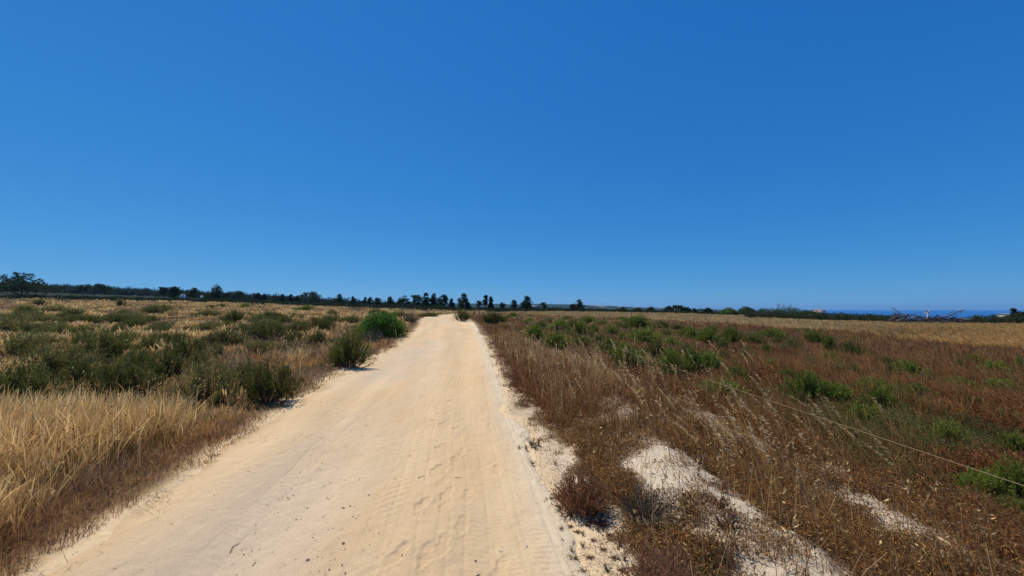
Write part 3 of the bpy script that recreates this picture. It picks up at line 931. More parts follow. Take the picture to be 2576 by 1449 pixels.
    H = (.30 + .25 * tr[T[kg]]) * R.uniform(.8, 1.15, len(x)) * (.8 + .4 * n[kg])
    w_ = fbm(x * .30, y, 1.8, 57)
    og = sstep(.75, 1.15, s[kg])[:, None]
    c1 = pal(len(x), STRAW) * (1 - og) * .95 + og * pal(len(x), [(.68, .39, .12), (.78, .49, .18), (.58, .33, .10)])
    c1 *= (.62 + .7 * w_)[:, None]
    c0 = pal(len(x), TAN) * .8
    blades(go, P, H, wid[kg] * 1.2, WIND + R.normal(.25, .35, len(x)), np.abs(R.normal(.45, .2, len(x))), np.abs(R.normal(.7, .3, len(x))), c0, c1, [.6, .6, .6, .9, .2])
    tag(lo.build('rusty_undergrowth', M_WEED), 'low rust brown dried weeds east of the track', 'undergrowth', None, 'stuff')
    tag(hi.build('brown_grass', M_GRASS), 'knee high brown grass bent by the wind among the rusty weeds', 'grass', None, 'stuff')
    tag(go.build('straw_grass', M_GRASS), 'pale straw grass waving beyond the rusty weeds', 'grass', None, 'stuff')


def stray_stems():
    """single stiff dead stems with a small head, among the weeds on both sides"""
    mb = MB()
    n = 2600
    y = np.exp(R.uniform(math.log(2), math.log(26), n)); lf = R.random(n) < .35
    off = R.uniform(.35, 1.0, n) * (.8 + .55 * y) * R.random(n) ** .7 + .3
    x = np.where(lf, edge_l(y) - off, edge_r(y) + off)
    k = (bare(x, y) < .4) | (R.random(n) < .3)
    x, y, lf = x[k], y[k], lf[k]; n = len(x)
    P = np.stack([x, y, height(x, y) - .02], -1)
    H = R.uniform(.22, .55, n)
    c = np.where((R.random(n) < .5)[:, None], pal(n, [(.22, .10, .045), (.28, .14, .06), (.17, .09, .05)]), pal(n, [(.66, .45, .20), (.56, .38, .17)]))
    tip = blades(mb, P, H, np.maximum(.0055, .0016 * y), R.uniform(0, 6.28, n), np.abs(R.normal(.1, .18, n)), R.normal(.1, .2, n), c * .8, c, [.7, .65, .6, .55])
    for q in range(4):
        D = R.normal(0, .5, (n, 3)); D[:, 2] += .5
        leaves(mb, tip - np.array([0, 0, 1]) * (H * R.uniform(0, .22, n))[:, None], D, R.uniform(.015, .04, n) * (1 + .04 * y), R.uniform(.006, .012, n) * (1 + .08 * y), c * R.uniform(.7, 1.3, (n, 1)))
    tag(mb.build('dead_stems', M_WEED), 'stiff dead weed stems standing above the low growth', 'weeds', None, 'stuff')


left_grass()
right_grass()
stray_stems()


def wild_oats():
    """long leaning stalks with hanging pale husks: loose stands of them, and strays between"""
    mb = MB()
    stands = [(2380, 1500, 22, .4), (2300, 1640, 12, .3), (2130, 1500, 16, .4), (2650, 1620, 12, .3), (2560, 1700, 10, .25), (2480, 1630, 26, .28), (2330, 1560, 26, .35), (2200, 1480, 30, .45), (2560, 1500, 18, .4), (2750, 1740, 10, .22), (2960, 1880, 24, .22),
              (2900, 1780, 14, .25), (3130, 2050, 10, .18), (3050, 1990, 14, .16), (3230, 1720, 10, .3), (3420, 1740, 9, .25), (2620, 1760, 12, .25), (2080, 1420, 22, .5), (2420, 1440, 14, .5)]
    B = []
    for (px, py, n, sp) in stands:
        cx, cy, _ = at(px, py)
        for k in range(int(n * (.7 if cy < 4.5 else .36))):
            B.append((cx + R.normal(0, sp), cy + R.normal(0, sp)))
    for k in range(50):
        y = math.exp(R.uniform(math.log(2.6), math.log(22))); B.append((edge_r(y) + R.uniform(1.2, 1.2 + y * .6), y))
    for (x, y) in B:
        z = float(height(np.array([x]), np.array([y]))[0])
        H = R.uniform(.60, .95); az = WIND + R.normal(.12, .22); lean = abs(R.normal(.55, .15)); bend = R.uniform(.3, .8)
        ns = 9
        p = np.array([x, y, z]); pts = [p.copy()]
        for k in range(ns):
            th = lean + bend * k / ns
            p = p + np.array([math.cos(az) * math.sin(th), math.sin(az) * math.sin(th), math.cos(th)]) * H / ns
            pts.append(p.copy())
        pts = np.array(pts)
        c = np.array([.62, .40, .15]) * R.uniform(.8, 1.25)
        wd = max(.0022, .00075 * y)
        tube(mb, pts, np.linspace(wd, wd * .5, ns + 1), 4, c)
        m = int(R.integers(12, 26))
        tt = R.uniform(.58, 1.0, m) * ns
        i = np.minimum(tt.astype(int), ns - 1); f = (tt - i)[:, None]
        q = pts[i] * (1 - f) + pts[i + 1] * f
        D = np.stack([R.normal(.85, .15, m), R.normal(-.1, .2, m), R.normal(-.35, .15, m)], -1)
        q2 = q + D * .02
        cc = np.array([.80, .64, .38]) * R.uniform(.75, 1.15, (m, 1))
        leaves(mb, q2, D, R.uniform(.026, .040, m) * (1 + .02 * y), max(.0085, .0017 * y), cc, wide=.35)
        leaves(mb, q2, D, R.uniform(.022, .034, m) * (1 + .02 * y), max(.0075, .0017 * y), cc, wide=.35)
    tag(mb.build('wild_oat_grass', M_OAT), 'long stalks of wild oats with hanging cream husks beside the track', 'wild oats', None, 'stuff')


wild_oats()


def verge_litter():
    """thin wisps of grass creeping over the sand at both edges of the track"""
    mb = MB()
    n = 9000
    y = np.exp(R.uniform(math.log(2.1), math.log(40), n))
    left = R.random(n) < .6
    off = np.abs(R.normal(0, .22, n)) - .1
    x = np.where(left, edge_l(y) + off, edge_r(y) - off + .1)
    k = fbm(x, y, .5, 91) > .48
    x, y, left = x[k], y[k], left[k]
    n = len(x)
    P = np.stack([x, y, height(x, y) + .045], -1)
    c = np.where(left[:, None], pal(n, [(.30, .18, .07), (.36, .23, .09), (.22, .16, .06), (.17, .16, .06)]), pal(n, [(.22, .20, .09), (.26, .19, .10), (.16, .11, .06)]))
    blades(mb, P, R.uniform(.03, .13, n), np.maximum(.004, .0014 * y), R.uniform(0, 6.28, n), R.uniform(.9, 1.5, n), R.normal(0, .5, n), c, c * 1.2, [.7, .7, .4, .1])
    tag(mb.build('creeping_grass', M_GRASS), 'thin wisps of dry grass creeping over the sandy verges', 'grass', None, 'stuff')


verge_litter()


# little weeds on the sand of the verge
def weed_proto(seed, n, flat, c):
    rg = np.random.default_rng(seed)
    mb = MB()
    for k in range(n):
        a = rg.uniform(0, 6.28)
        L = rg.uniform(.5, 1.0)
        el = rg.uniform(.05, .35) if flat else rg.uniform(.5, 1.4)
        t = np.linspace(0, 1, 6)[:, None]
        e = np.array([math.cos(a) * math.cos(el), math.sin(a) * math.cos(el), math.sin(el)]) * L
        pts = e * t + np.array([0, 0, .18]) * t * (1 - t) + rg.normal(0, .02, (6, 3))
        pts[:, 2] = np.abs(pts[:, 2]) + .005
        cc = np.array(c) * rg.uniform(.6, 1.5)
        tube(mb, pts, np.linspace(.028, .014, 6), 4, cc)
        m = 8
        i = rg.integers(1, 6, m)
        leaves(mb, pts[i], rg.normal(0, 1, (m, 3)) + e, rg.uniform(.10, .26, m), rg.uniform(.04, .09, m), cc * rg.uniform(.7, 1.4, (m, 1)), rg)
    o = mb.build('small_weed', M_WEED)
    COL.objects.unlink(o)
    return o


WP = [weed_proto(300, 16, False, (.17, .10, .06)), weed_proto(301, 20, True, (.19, .09, .055)), weed_proto(302, 14, False, (.20, .15, .09))]
WG = 'little dry weeds on the sandy verge'


def weed(px, py, wpx, k, label, group):
    X, Y, Z = at(px, py)
    c = WP[k].copy(); COL.objects.link(c)
    s = wpx / 4 / F * Y * .55
    rx = float(road_in(np.array([X]), np.array([Y]))[0])
    c.location = (X, Y, Z + .05 * max(0, min(1, rx * 4)))
    c.rotation_euler = (0, 0, R.uniform(0, 6.28)); c.scale = (s, s, s)
    tag(c, label, 'weed', group)


def z8(x, y):
    return 2050 + x * .4513, 1650 + y * .4513


weed(*z8(180, 450), 44, 0, 'lone little weed of bare upright stems on tyre marked sand', None)
weed(*z8(765, 955), 120, 1, 'spidery red stemmed weed sprawled flat on the sand', None)
weed(*z8(215, 800), 50, 1, 'reddish little weed nearest to the tyre tracks', None)
weed(*z8(420, 850), 52, 2, 'straw yellow little grass tuft on the sandy verge', None)
for (x, y, w, k) in [(330, 760, 46, 0), (400, 740, 50, 0), (470, 745, 52, 0), (540, 760, 50, 0), (520, 890, 40, 0), (430, 1010, 40, 0), (510, 985, 38, 1), (570, 1030, 42, 1), (620, 1050, 36, 0), (660, 960, 44, 1), (430, 1120, 34, 0), (520, 1130, 42, 1), (620, 1160, 44, 0),
                     (540, 1270, 58, 1), (530, 1210, 40, 0), (690, 1260, 48, 1), (950, 1160, 60, 0), (610, 1390, 52, 1), (840, 1380, 64, 0), (400, 960, 30, 1), (270, 870, 28, 2), (380, 450, 34, 2), (720, 1100, 40, 1), (800, 1180, 46, 1), (760, 1010, 36, 0), (860, 1060, 40, 1), (910, 1270, 52, 1), (1000, 1290, 60, 0), (980, 1380, 60, 1), (720, 860, 44, 0), (800, 800, 50, 0), (600, 800, 40, 0)]:
    weed(*z8(x, y), w, k, 'little brown dry weed dotting the pale sandy verge', WG)
_g = np.random.default_rng(90)
for k in range(34):
    yy_ = _g.uniform(2.4, 6.0); xx_ = (1.70 if k % 3 else 2.86) + _g.normal(0, .2)
    weed((512 + F * xx_ / yy_) * 4, (309.3 + F * 1.6 / yy_) * 4, _g.uniform(45, 110) * 3.4 / yy_, int(_g.integers(0, 2)), 'brown dry weed rooted on the pale sandy bank', 'dry weeds on the pale sandy bank')
for (x, y, w) in [(170, 290, 70), (230, 280, 60), (120, 320, 46), (60, 310, 36), (200, 310, 50)]:
    weed(*z8(x, y), w, 2, 'grey green little tuft on the sand beside the shoe print', 'grey green tufts at the sand edge')


# ------------------------------------------------------------------ trees on the skyline
def clump(fo, c, r, n, c_leaf, c_tip, rg, size):
    """a tuft-covered bough end: needle sprays radiating outward and up"""
    a = rg.uniform(0, 6.28, n); u = rg.uniform(-.6, 1, n); q = np.sqrt(1 - u * u)
    d = np.stack([q * np.cos(a), q * np.sin(a), u], -1)
    rr = rg.uniform(.35, 1.0, (n, 1))
    P = np.asarray(c) + d * rr * np.asarray(r)
    D = d + np.array([0, 0, .35]) + rg.normal(0, .35, (n, 3))
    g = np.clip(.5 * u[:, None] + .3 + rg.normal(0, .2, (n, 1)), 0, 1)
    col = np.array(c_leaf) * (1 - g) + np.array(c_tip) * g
    leaves(fo, P, D, rg.uniform(.7, 1.3, n) * size, rg.uniform(.7, 1.3, n) * size * .36, col, rg)


def tree(px, top, bot, wpx, depth, kind, label, seed, cl=(.028, .042, .016), ct=(.075, .105, .034), name='pine_tree', cat='tree'):
    X, Y, Z = spot(px, depth)
    W = wpx / 4 / F * Y
    ztop = zpix(top, Y)
    H = max(ztop - Z, W * .28)
    rg = np.random.default_rng(seed)
    root = empty(name, (X, Y, Z - .1), label, cat, 'trees along the skyline')
    fo, tr = MB(), MB()
    size = max(.26, H * .085)
    th = {'cone': .98, 'round': .9, 'umbrella': .9, 'broad': .8, 'tall': .97, 'dome': .6}[kind] * H
    k = np.linspace(0, 1, 8)[:, None]
    sway = np.array([rg.normal(0, .05) * H, rg.normal(0, .03) * H, 0])
    tp = np.array([0, 0, 0]) * (1 - k) + np.array([0, 0, th]) * k + sway * k * (1 - k) * 2
    r0 = max(.10, H * .026)
    tube(tr, tp, np.linspace(r0, r0 * .35, 8), 7, (.075, .058, .045))
    C = []
    if kind == 'cone':
        nl = 8
        for i in range(nl):
            f = i / (nl - 1); z = H * (.16 + .80 * f); rad = W * .5 * (1 - f) ** .75 + .06 * W
            for j in range(max(3, int(9 * (1 - f) + 2))):
                a = rg.uniform(0, 6.28); q = rad * rg.uniform(.35, 1.0)
                C.append((math.cos(a) * q, math.sin(a) * q, z + rg.normal(0, .035) * H, W * .13 * rg.uniform(.7, 1.3)))
        C.append((0, 0, H * .97, W * .07))
    elif kind == 'tall':
        for i in range(16):
            f = rg.uniform(.32, 1); q = W * .42 * rg.uniform(.2, 1) * (1.15 - .6 * f); a = rg.uniform(0, 6.28)
            C.append((math.cos(a) * q, math.sin(a) * q, H * f, W * .20 * rg.uniform(.7, 1.3)))
    elif kind == 'umbrella':
        for i in range(34):
            a = rg.uniform(0, 6.28); q = W * .48 * math.sqrt(rg.random())
            z = H * (.90 - .34 * (q / (W * .5)) ** 2 * rg.uniform(.5, 1.2) - .22 * rg.random() ** 2)
            C.append((math.cos(a) * q, math.sin(a) * q, z, W * .105 * rg.uniform(.7, 1.4)))
    elif kind == 'round':
        for i in range(36):
            a = rg.uniform(0, 6.28); u = rg.uniform(-.8, 1); q = W * .46 * math.sqrt(max(0, 1 - u * u)) * rg.uniform(.4, 1)
            C.append((math.cos(a) * q, math.sin(a) * q, H * (.56 + .38 * u), W * .125 * rg.uniform(.7, 1.4)))
    elif kind == 'broad':
        for i in range(60):
            a = rg.uniform(0, 6.28); q = W * .47 * math.sqrt(rg.random())
            e = math.sqrt(max(.05, 1 - (q / (W * .52)) ** 2))
            z = H * (.12 + .82 * e * rg.uniform(.35, 1.0))
            C.append((math.cos(a) * q, math.sin(a) * q, z, W * .085 * rg.uniform(.7, 1.4)))
    elif kind == 'dome':
        for i in range(70):
            a = rg.uniform(0, 6.28); q = W * .47 * math.sqrt(rg.random())
            e = math.sqrt(max(.03, 1 - (q / (W * .5)) ** 2))
            C.append((math.cos(a) * q, math.sin(a) * q, H * e * rg.uniform(.55, .95), W * .085 * rg.uniform(.8, 1.3)))
    if kind in ('cone', 'round', 'tall', 'umbrella', 'broad'):
        C = [c for c in C if rg.random() > .14]
        for _k in range(9):                                   # shoots that stand out of the outline
            x, y, z, r = C[rg.integers(len(C))]
            C.append((x * 1.28, y * 1.1, min(z * rg.uniform(.98, 1.13) + .03 * H, H), r * .55))
    C = np.array(C); C[:, 3] *= 1.05
    zt_ = (C[:, 2] + C[:, 3] * .9).max() + size * .5
    rt_ = (np.abs(C[:, 0]) + C[:, 3]).max() + size * .3
    C[:, 2] *= min(1, H / zt_); C[:, :2] *= min(1.0, W * .55 / rt_)
    for j, (x, y, z, r) in enumerate(C):
        n = int(58 * min(1.2, max(.6, r / (W * .12))))
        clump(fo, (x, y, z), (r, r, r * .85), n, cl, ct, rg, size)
        if j % 2 == 0:
            zb = max(.1 * H, min(th * .95, z - .35 * math.hypot(x, y)))
            b = np.array([0, 0, zb]) + sway * (zb / max(th, .1)) * (1 - zb / max(th, .1)) * 2
            kk = np.linspace(0, 1, 5)[:, None]
            tube(tr, b * (1 - kk) + np.array([x, y, z]) * kk - np.array([0, 0, .05 * H]) * kk * (1 - kk), np.linspace(r0 * .38, r0 * .12, 5), 5, (.07, .055, .042))
    fo.build('crown', M_PINE, root)
    tr.build('trunk', M_BARK, root)
    return root


TREES = [
    (85, 1088, 1178, 176, 100, 'broad', 'biggest broad pine, cut by the picture edge'),
    (376, 1133, 1172, 84, 160, 'umbrella', 'low spreading pine standing against the dark ridge'),
    (656, 1150, 1184, 40, 150, 'round', 'bushy young pine closest behind the first slim trunked pair'),
    (700, 1148, 1190, 44, 145, 'round', 'dense rounded pine beside a white house'),
    (776, 1152, 1193, 34, 145, 'tall', 'slim pine with a bare trunk between two white houses'),
    (866, 1140, 1202, 92, 140, 'cone', 'tallest cone shaped pine of the western skyline'),
    (906, 1172, 1202, 34, 150, 'round', 'small dark pine tucked under the tallest cone shaped one'),
    (955, 1164, 1197, 64, 160, 'round', 'rounded low pine just east of the tallest cone shaped one'),
    (1030, 1173, 1198, 40, 170, 'round', 'double topped small pine on the open skyline'),
    (1056, 1177, 1198, 20, 172, 'tall', 'smaller twin of the double topped pine'),
    (1129, 1177, 1200, 40, 175, 'cone', 'small pointed pine halfway along the western skyline'),
    (1163, 1179, 1200, 24, 180, 'cone', 'small pointed pine next to a lower round one'),
    (1189, 1184, 1200, 22, 180, 'round', 'lowest round pine of the small skyline row'),
    (1240, 1165, 1206, 70, 150, 'umbrella', 'flat crowned pine with one branch reaching sideways'),
    (1358, 1177, 1209, 44, 150, 'cone', 'pointed pine with a feathery side branch'),
    (1411, 1187, 1211, 24, 160, 'cone', 'small pointed pine standing alone'),
    (1460, 1190, 1208, 18, 175, 'cone', 'tiny pointed pine first of a close pair'),
    (1482, 1190, 1208, 22, 175, 'round', 'tiny rounded pine second of a close pair'),
    (1512, 1191, 1213, 34, 165, 'round', 'bushy pine west of the dense dark grove'),
    (1560, 1187, 1215, 36, 150, 'cone', 'leaning pine guarding the edge of the dense grove'),
    (1615, 1182, 1220, 74, 165, 'broad', 'flat topped thick pine at the western end of the grove'),
    (1665, 1180, 1222, 40, 160, 'round', 'round pine joining the flat topped one in the grove'),
    (1703, 1173, 1226, 48, 150, 'cone', 'tallest pointed pine in the dense grove'),
    (1735, 1175, 1226, 40, 152, 'cone', 'twin pointed pine beside the tallest in the grove'),
    (1773, 1179, 1228, 48, 148, 'round', 'thick rounded pine above the far bend'),
    (1807, 1195, 1228, 26, 155, 'cone', 'short pine filling the gap after the grove'),
    (1855, 1174, 1230, 62, 125, 'cone', 'full ragged pine straight above the end of the track'),
    (1918, 1204, 1226, 28, 150, 'round', 'small round pine beyond the fence posts'),
    (1942, 1182, 1232, 22, 130, 'tall', 'slim pine with a bare trunk beyond the fence posts'),
    (1963, 1188, 1232, 26, 132, 'cone', 'narrow dense pine leaning on the slim bare trunked one'),
    (2010, 1210, 1232, 26, 150, 'round', 'small round pine alone past the slim pair'),
    (2056, 1201, 1236, 30, 140, 'round', 'rounded pine at the side of the wide pointed one'),
    (2108, 1184, 1238, 58, 130, 'cone', 'wide pointed pine with a long low branch before the far coast'),
    (2172, 1210, 1235, 32, 150, 'round', 'round pine beside the grey ruined wall'),
    (2318, 1198, 1240, 50, 115, 'cone', 'lone pine with upright candle shoots and a visible trunk'),
    (2290, 1218, 1239, 26, 116, 'round', 'low bush pine at the foot of the lone candle shoot pine'),
    (2489, 1229, 1242, 26, 140, 'broad', 'tiny dark tree before the far coast'),
    (2550, 1231, 1244, 38, 140, 'broad', 'tiny spreading tree before the far coast'),
    (2604, 1228, 1244, 34, 140, 'broad', 'small dark tree between two tiny ones before the coast'),
    (2673, 1224, 1246, 36, 120, 'round', 'dark round tree beside the double crowned one'),
    (2710, 1220, 1248, 42, 112, 'umbrella', 'tall half of the dark double crowned tree'),
    (2742, 1226, 1249, 42, 112, 'broad', 'low half of the dark double crowned tree'),
    (2776, 1235, 1250, 22, 118, 'cone', 'grey thin little tree by the double crowned one'),
    (2830, 1231, 1250, 36, 110, 'broad', 'dark bushy tree alone over the straw field'),
]
for i, (px, top, bot, w, dep, kind, lab) in enumerate(TREES):
    tree(px, top - 3, bot, w, dep, kind, lab, 500 + i)
BR = ((.080, .135, .028), (.18, .28, .055))
tree(2912, 1227, 1250, 60, 96, 'dome', 'bright green dome shaped tree over the straw field', 600, *BR, name='dome_tree')
tree(2986, 1223, 1256, 70, 94, 'dome', 'dark green dome shaped tree west of the long mound', 601, (.045, .075, .024), (.100, .150, .042), name='dome_tree')
tree(3070, 1228, 1262, 110, 92, 'dome', 'dull low dome making the near part of the green mound', 602, (.050, .070, .026), (.105, .130, .045), name='dome_tree')
tree(3160, 1224, 1264, 130, 90, 'dome', 'green topped highest dome of the green mound', 603, (.048, .090, .024), (.120, .210, .045), name='dome_tree')
tree(3225, 1238, 1266, 90, 88, 'dome', 'sloping seaward end of the green mound', 604, (.050, .072, .026), (.105, .135, .045), name='dome_tree')
tree(4080, 1243, 1282, 56, 62, 'round', 'grey green round tree at the picture edge by the sea', 605, (.035, .045, .026), (.075, .085, .045), name='round_tree')
tree(4052, 1231, 1282, 22, 64, 'tall', 'thin tree with a tiny high crown against the sea', 606, (.04, .05, .035), (.08, .09, .055), name='thin_tree')


# leafless shrubs on the green mound
def bare_shrub(px, top, wpx, depth, label, seed):
    X, Y, Z = spot(px, depth)
    rg = np.random.default_rng(seed)
    H = zpix(top, Y) - Z; W = wpx / 4 / F * Y
    mb = MB()
    for k in range(6):
        a = rg.uniform(0, 6.28); q = W * .5 * rg.random()
        e = np.array([math.cos(a) * q, math.sin(a) * q, H * rg.uniform(.8, 1)])
        t = np.linspace(0, 1, 7)[:, None]
        pts = np.array([e[0] * .2, e[1] * .2, 0]) * (1 - t) + e * t + rg.normal(0, .05, (7, 3))
        tube(mb, pts, np.linspace(.030, .012, 7), 4, (.24, .20, .17))
        for j in (4, 5):
            d = rg.normal(0, .3, 3); d[2] = abs(d[2]) + .25
            tube(mb, np.array([pts[j], pts[j] + d * .6, pts[j] + d * 1.0 + rg.normal(0, .06, 3)]), np.array([.022, .018, .012]), 4, (.20, .17, .15))
    o = mb.build('bare_shrub', M_WOOD)
    o.location = (X, Y, Z)
    tag(o, label, 'shrub', 'leafless shrubs on the green mound')


bare_shrub(3110, 1210, 18, 97, 'leafless grey shrub on the mound, thickest of three', 701)
bare_shrub(3134, 1211, 16, 97, 'leafless grey shrub with two spread stems on the mound', 702)
bare_shrub(3161, 1212, 10, 97, 'faint thin leafless shrub on the highest mound dome', 703)


# ------------------------------------------------------------------ scrub belts and the far wood (masses nobody could count)
def scrub(name, spots, label, cl, ct, size, cat='scrub'):
    mb = MB()
    rg = np.random.default_rng(hash(len(spots)) % 1000)
    for (x, y, w, h) in spots:
        z = float(height(np.array([x]), np.array([y]))[0])
        for q in range(7):
            a = rg.uniform(0, 6.28); r = w * .5 * math.sqrt(rg.random())
            clump(mb, (x + math.cos(a) * r, y + math.sin(a) * r * .7, z + h * rg.uniform(.0, .8)), (w * .28, w * .24, h * .32), 22, np.array(cl) * rg.uniform(.7, 1.3), ct, rg, size)
    tag(mb.build(name, M_PINE), label, cat, None, 'stuff')


sp = []
for k in range(620):
    y = R.uniform(96, 240); s = R.uniform(-1.5, -.16)
    sp.append((s * y, y, R.uniform(1.8, 4.5), R.uniform(.5, 1.25)))
scrub('scrub_belt', sp, 'dark green scrub belt beyond the western grass', (.026, .036, .016), (.060, .075, .030), .42)
sp = []
for k in range(330):
    y = R.uniform(92, 160); s = R.uniform(-.16, .62)
    sp.append((s * y, y, R.uniform(1.5, 3.6), R.uniform(.4, .9) * (1 if s < .3 else .7)))
scrub('low_scrub', sp, 'low green scrub below the skyline pines', (.030, .042, .018), (.070, .085, .034), .36)
sp = []
for k in range(240):
    px = R.uniform(3000, 3600); y = R.uniform(66, 80)
    x = (px / 4 - 512) / F * y
    zt = zpix(np.interp(px, [3000, 3240, 3400, 3560, 3600], [1250, 1245, 1254, 1258, 1262]) + R.uniform(0, 14), y)
    h = max(.4, zt - float(height(np.array([x]), np.array([y]))[0]))
    sp.append((x, y, R.uniform(1.2, 2.6), h))
for k in range(170):
    px = R.uniform(3850, 4300); y = R.uniform(60, 72)
    x = (px / 4 - 512) / F * y
    zt = zpix(np.interp(px, [3850, 3890, 3920, 4000, 4100], [1272, 1262, 1260, 1260, 1256]) + R.uniform(0, 14), y)
    h = max(.4, zt - float(height(np.array([x]), np.array([y]))[0]))
    sp.append((x, y, R.uniform(1.2, 2.4), h))
scrub('coastal_scrub', sp, 'dense dark scrub between the straw field and the sea', (.030, .044, .018), (.070, .088, .032), .28)
sp = []
for k in range(900):
    y = R.uniform(330, 440); s = R.uniform(-1.6, -.22)
    sp.append((s * y, y, R.uniform(6, 11), R.uniform(5.5, 8.5) * np.interp(s, [-1.3, -.3], [1, .8])))
scrub('pine_wood', sp, 'distant dark pine wood covering the western ridge', (.022, .032, .016), (.050, .064, .028), 1.5, 'wood')
sp = []
for k in range(420):
    y = R.uniform(230, 620); s = R.uniform(-.2, 1.0)
    sp.append((s * y, y, R.uniform(6, 12), R.uniform(1.5, 3.5)))
scrub('lowland_wood', sp, 'wooded lowland between the fields and the far coast', (.024, .034, .016), (.050, .064, .028), 1.6, 'wood')


# ------------------------------------------------------------------ sea and the far coast
def build_sea():
    m, nt, out = new_mat('sea_water')
    N, L = nt.nodes, nt.links
    p = N.new('ShaderNodeBsdfPrincipled')
    p.inputs['Base Color'].default_value = (.008, .10, .30, 1)
    p.inputs['Roughness'].default_value = .35
    p.inputs['IOR'].default_value = 1.33
    tc = N.new('ShaderNodeTexCoord')
    no = N.new('ShaderNodeTexNoise'); no.inputs['Scale'].default_value = .08; no.inputs['Detail'].default_value = 6
    L.new(tc.outputs['Object'], no.inputs['Vector'])
    b = N.new('ShaderNodeBump'); b.inputs['Strength'].default_value = 1.0; b.inputs['Distance'].default_value = 4.0
    L.new(no.outputs[0], b.inputs['Height']); L.new(b.outputs[0], p.inputs['Normal'])
    L.new(p.outputs[0], out.inputs[0])
    r = np.array([700, 1500, 3000, 6000, 11000, 20000.]); a = np.linspace(math.radians(-70), math.radians(70), 60)
    rg, ag = np.meshgrid(r, a, indexing='ij')
    V = np.stack([np.sin(ag) * rg, np.cos(ag) * rg, 0 * rg - 25], -1).reshape(-1, 3)
    i = np.arange(5)[:, None] * 60 + np.arange(59)[None]
    Q = np.stack([i, i + 1, i + 61, i + 60], -1).reshape(-1, 4)
    o = mesh('sea', V, Q, m, None, None, True)
    tag(o, 'deep blue sea along the horizon', 'sea', None, 'structure')


build_sea()


def build_coast():
    px = np.linspace(300, 3080, 320)
    top = np.interp(px, [300, 1100, 1400, 1600, 1900, 2100, 2300, 2450, 2600, 2750, 2900, 3080], [9, 9, 7.6, 6.2, 5.2, 5.0, 4.6, 3.2, 1.7, .6, -.4, -3.0])
    yy = np.linspace(2300, 4300, 60)
    Yg, Pg = np.meshgrid(yy, px, indexing='ij')
    Tg = np.broadcast_to(top, Yg.shape)
    X = (Pg / 4 - 512) / F * Yg
    ztop = EYE + Tg * 3600 / F
    f = sstep(2350, 3500, Yg) - .55 * sstep(3600, 4300, Yg)
    bump = (fbm(X, Yg, 420, 90, 4) - .5) * 26 * np.clip(f, 0, 1) * np.clip((ztop + 25) / 60, 0.15, 1)
    Z = -27 + (ztop + 27) * f + bump * .6
    n = fbm(X, Yg * .6, 260, 93, 4)[..., None]
    C = np.array([.018, .030, .020]) * (1 - n) + np.array([.036, .046, .028]) * n
    bl = (sstep(.66, .72, fbm(X, Yg * .25, 190, 95, 3)) * sstep(2900, 3200, Yg) * sstep(3750, 3500, Yg) * sstep(1700, 2100, Pg))[..., None]
    C = C * (1 - bl) + np.array([.38, .30, .22]) * bl
    nc = len(px); nr = len(yy)
    i = np.arange(nr - 1)[:, None] * nc + np.arange(nc - 1)[None]
    Q = np.stack([i, i + 1, i + nc + 1, i + nc], -1).reshape(-1, 4)
    o = mesh('coastal_hills', np.stack([X, Yg, Z], -1).reshape(-1, 3), Q, M_FAR, None, C.reshape(-1, 3), True)
    tag(o, 'low far coast with pale sandy bluffs', 'hills', None, 'structure')


build_coast()


# ------------------------------------------------------------------ buildings
def house(px, ytop, wpx, hpx, depth, label, wc, rc, name='house', group=None, ground=True):
    X = (px / 4 - 512) / F * depth
    W = wpx / 4 / F * depth; H = hpx / 4 / F * depth
    zt = zpix(ytop, depth); zb = zt - H
    low = min(zb, float(height(np.array([X]), np.array([min(depth, 1900.)]))[0])) if ground else zb
    o = empty(name, (X, depth, low), label, 'house', group)
    D = W * .7
    w = MB(); boxq(w, (-W / 2, -D / 2, 0), (W / 2, D / 2, zt - low - H * .28), wc)
    w.build('wall', M_WALL, o)
    r = MB(); e = W * .54; h0 = zt - low - H * .28 + .003; h1 = zt - low; t = max(.12, H * .04)
    V = [(-e, -D * .56, h0), (e, -D * .56, h0), (e, 0, h1), (-e, 0, h1), (e, D * .56, h0), (-e, D * .56, h0),
         (-e, -D * .56, h0 + t), (e, -D * .56, h0 + t), (e, 0, h1 + t), (-e, 0, h1 + t), (e, D * .56, h0 + t), (-e, D * .56, h0 + t)]
    Q = [(6, 7, 8, 9), (9, 8, 10, 11), (0, 3, 2, 1), (3, 5, 4, 2), (0, 1, 7, 6), (5, 11, 10, 4), (1, 2, 8, 7), (2, 4, 10, 8), (0, 6, 9, 3), (3, 9, 11, 5)]
    r.add(V, Q, rc); r.build('roof', M_WALL, o)
    for sx in (-.25, .25):
        g = MB(); boxq(g, (sx * W - W * .07, -D / 2 - .06, (zt - low) * .35), (sx * W + W * .07, -D / 2 - .004, (zt - low) * .55), (.05, .05, .06))
        g.build('window', M_WALL, o)
    return o


house(730, 1177, 14, 7, 230, 'white house showing between two western pines', (.60, .59, .57), (.45, .38, .32))
house(807, 1182, 7, 6, 240, 'narrow white house half hidden by the slim pine', (.60, .59, .57), (.45, .38, .32))
house(3272, 1239, 34, 12, 420, 'pinkish low house by the sea past the green mound', (.62, .47, .38), (.48, .26, .18))
house(4020, 1256, 36, 8, 120, 'pale flat house over the scrub near the picture edge', (.42, .40, .37), (.38, .32, .29))
for (px, yt, w, h) in [(2480, 1226, 14, 6), (2420, 1224, 10, 5), (2610, 1228, 10, 5), (2330, 1221, 10, 5), (2540, 1229, 12, 5), (2260, 1222, 8, 5), (2640, 1231, 12, 5)]:
    house(px, yt, w, h, 3250, 'tiny white house on the far coast', (.80, .78, .74), (.55, .40, .30), group='white houses on the far coast', ground=False)


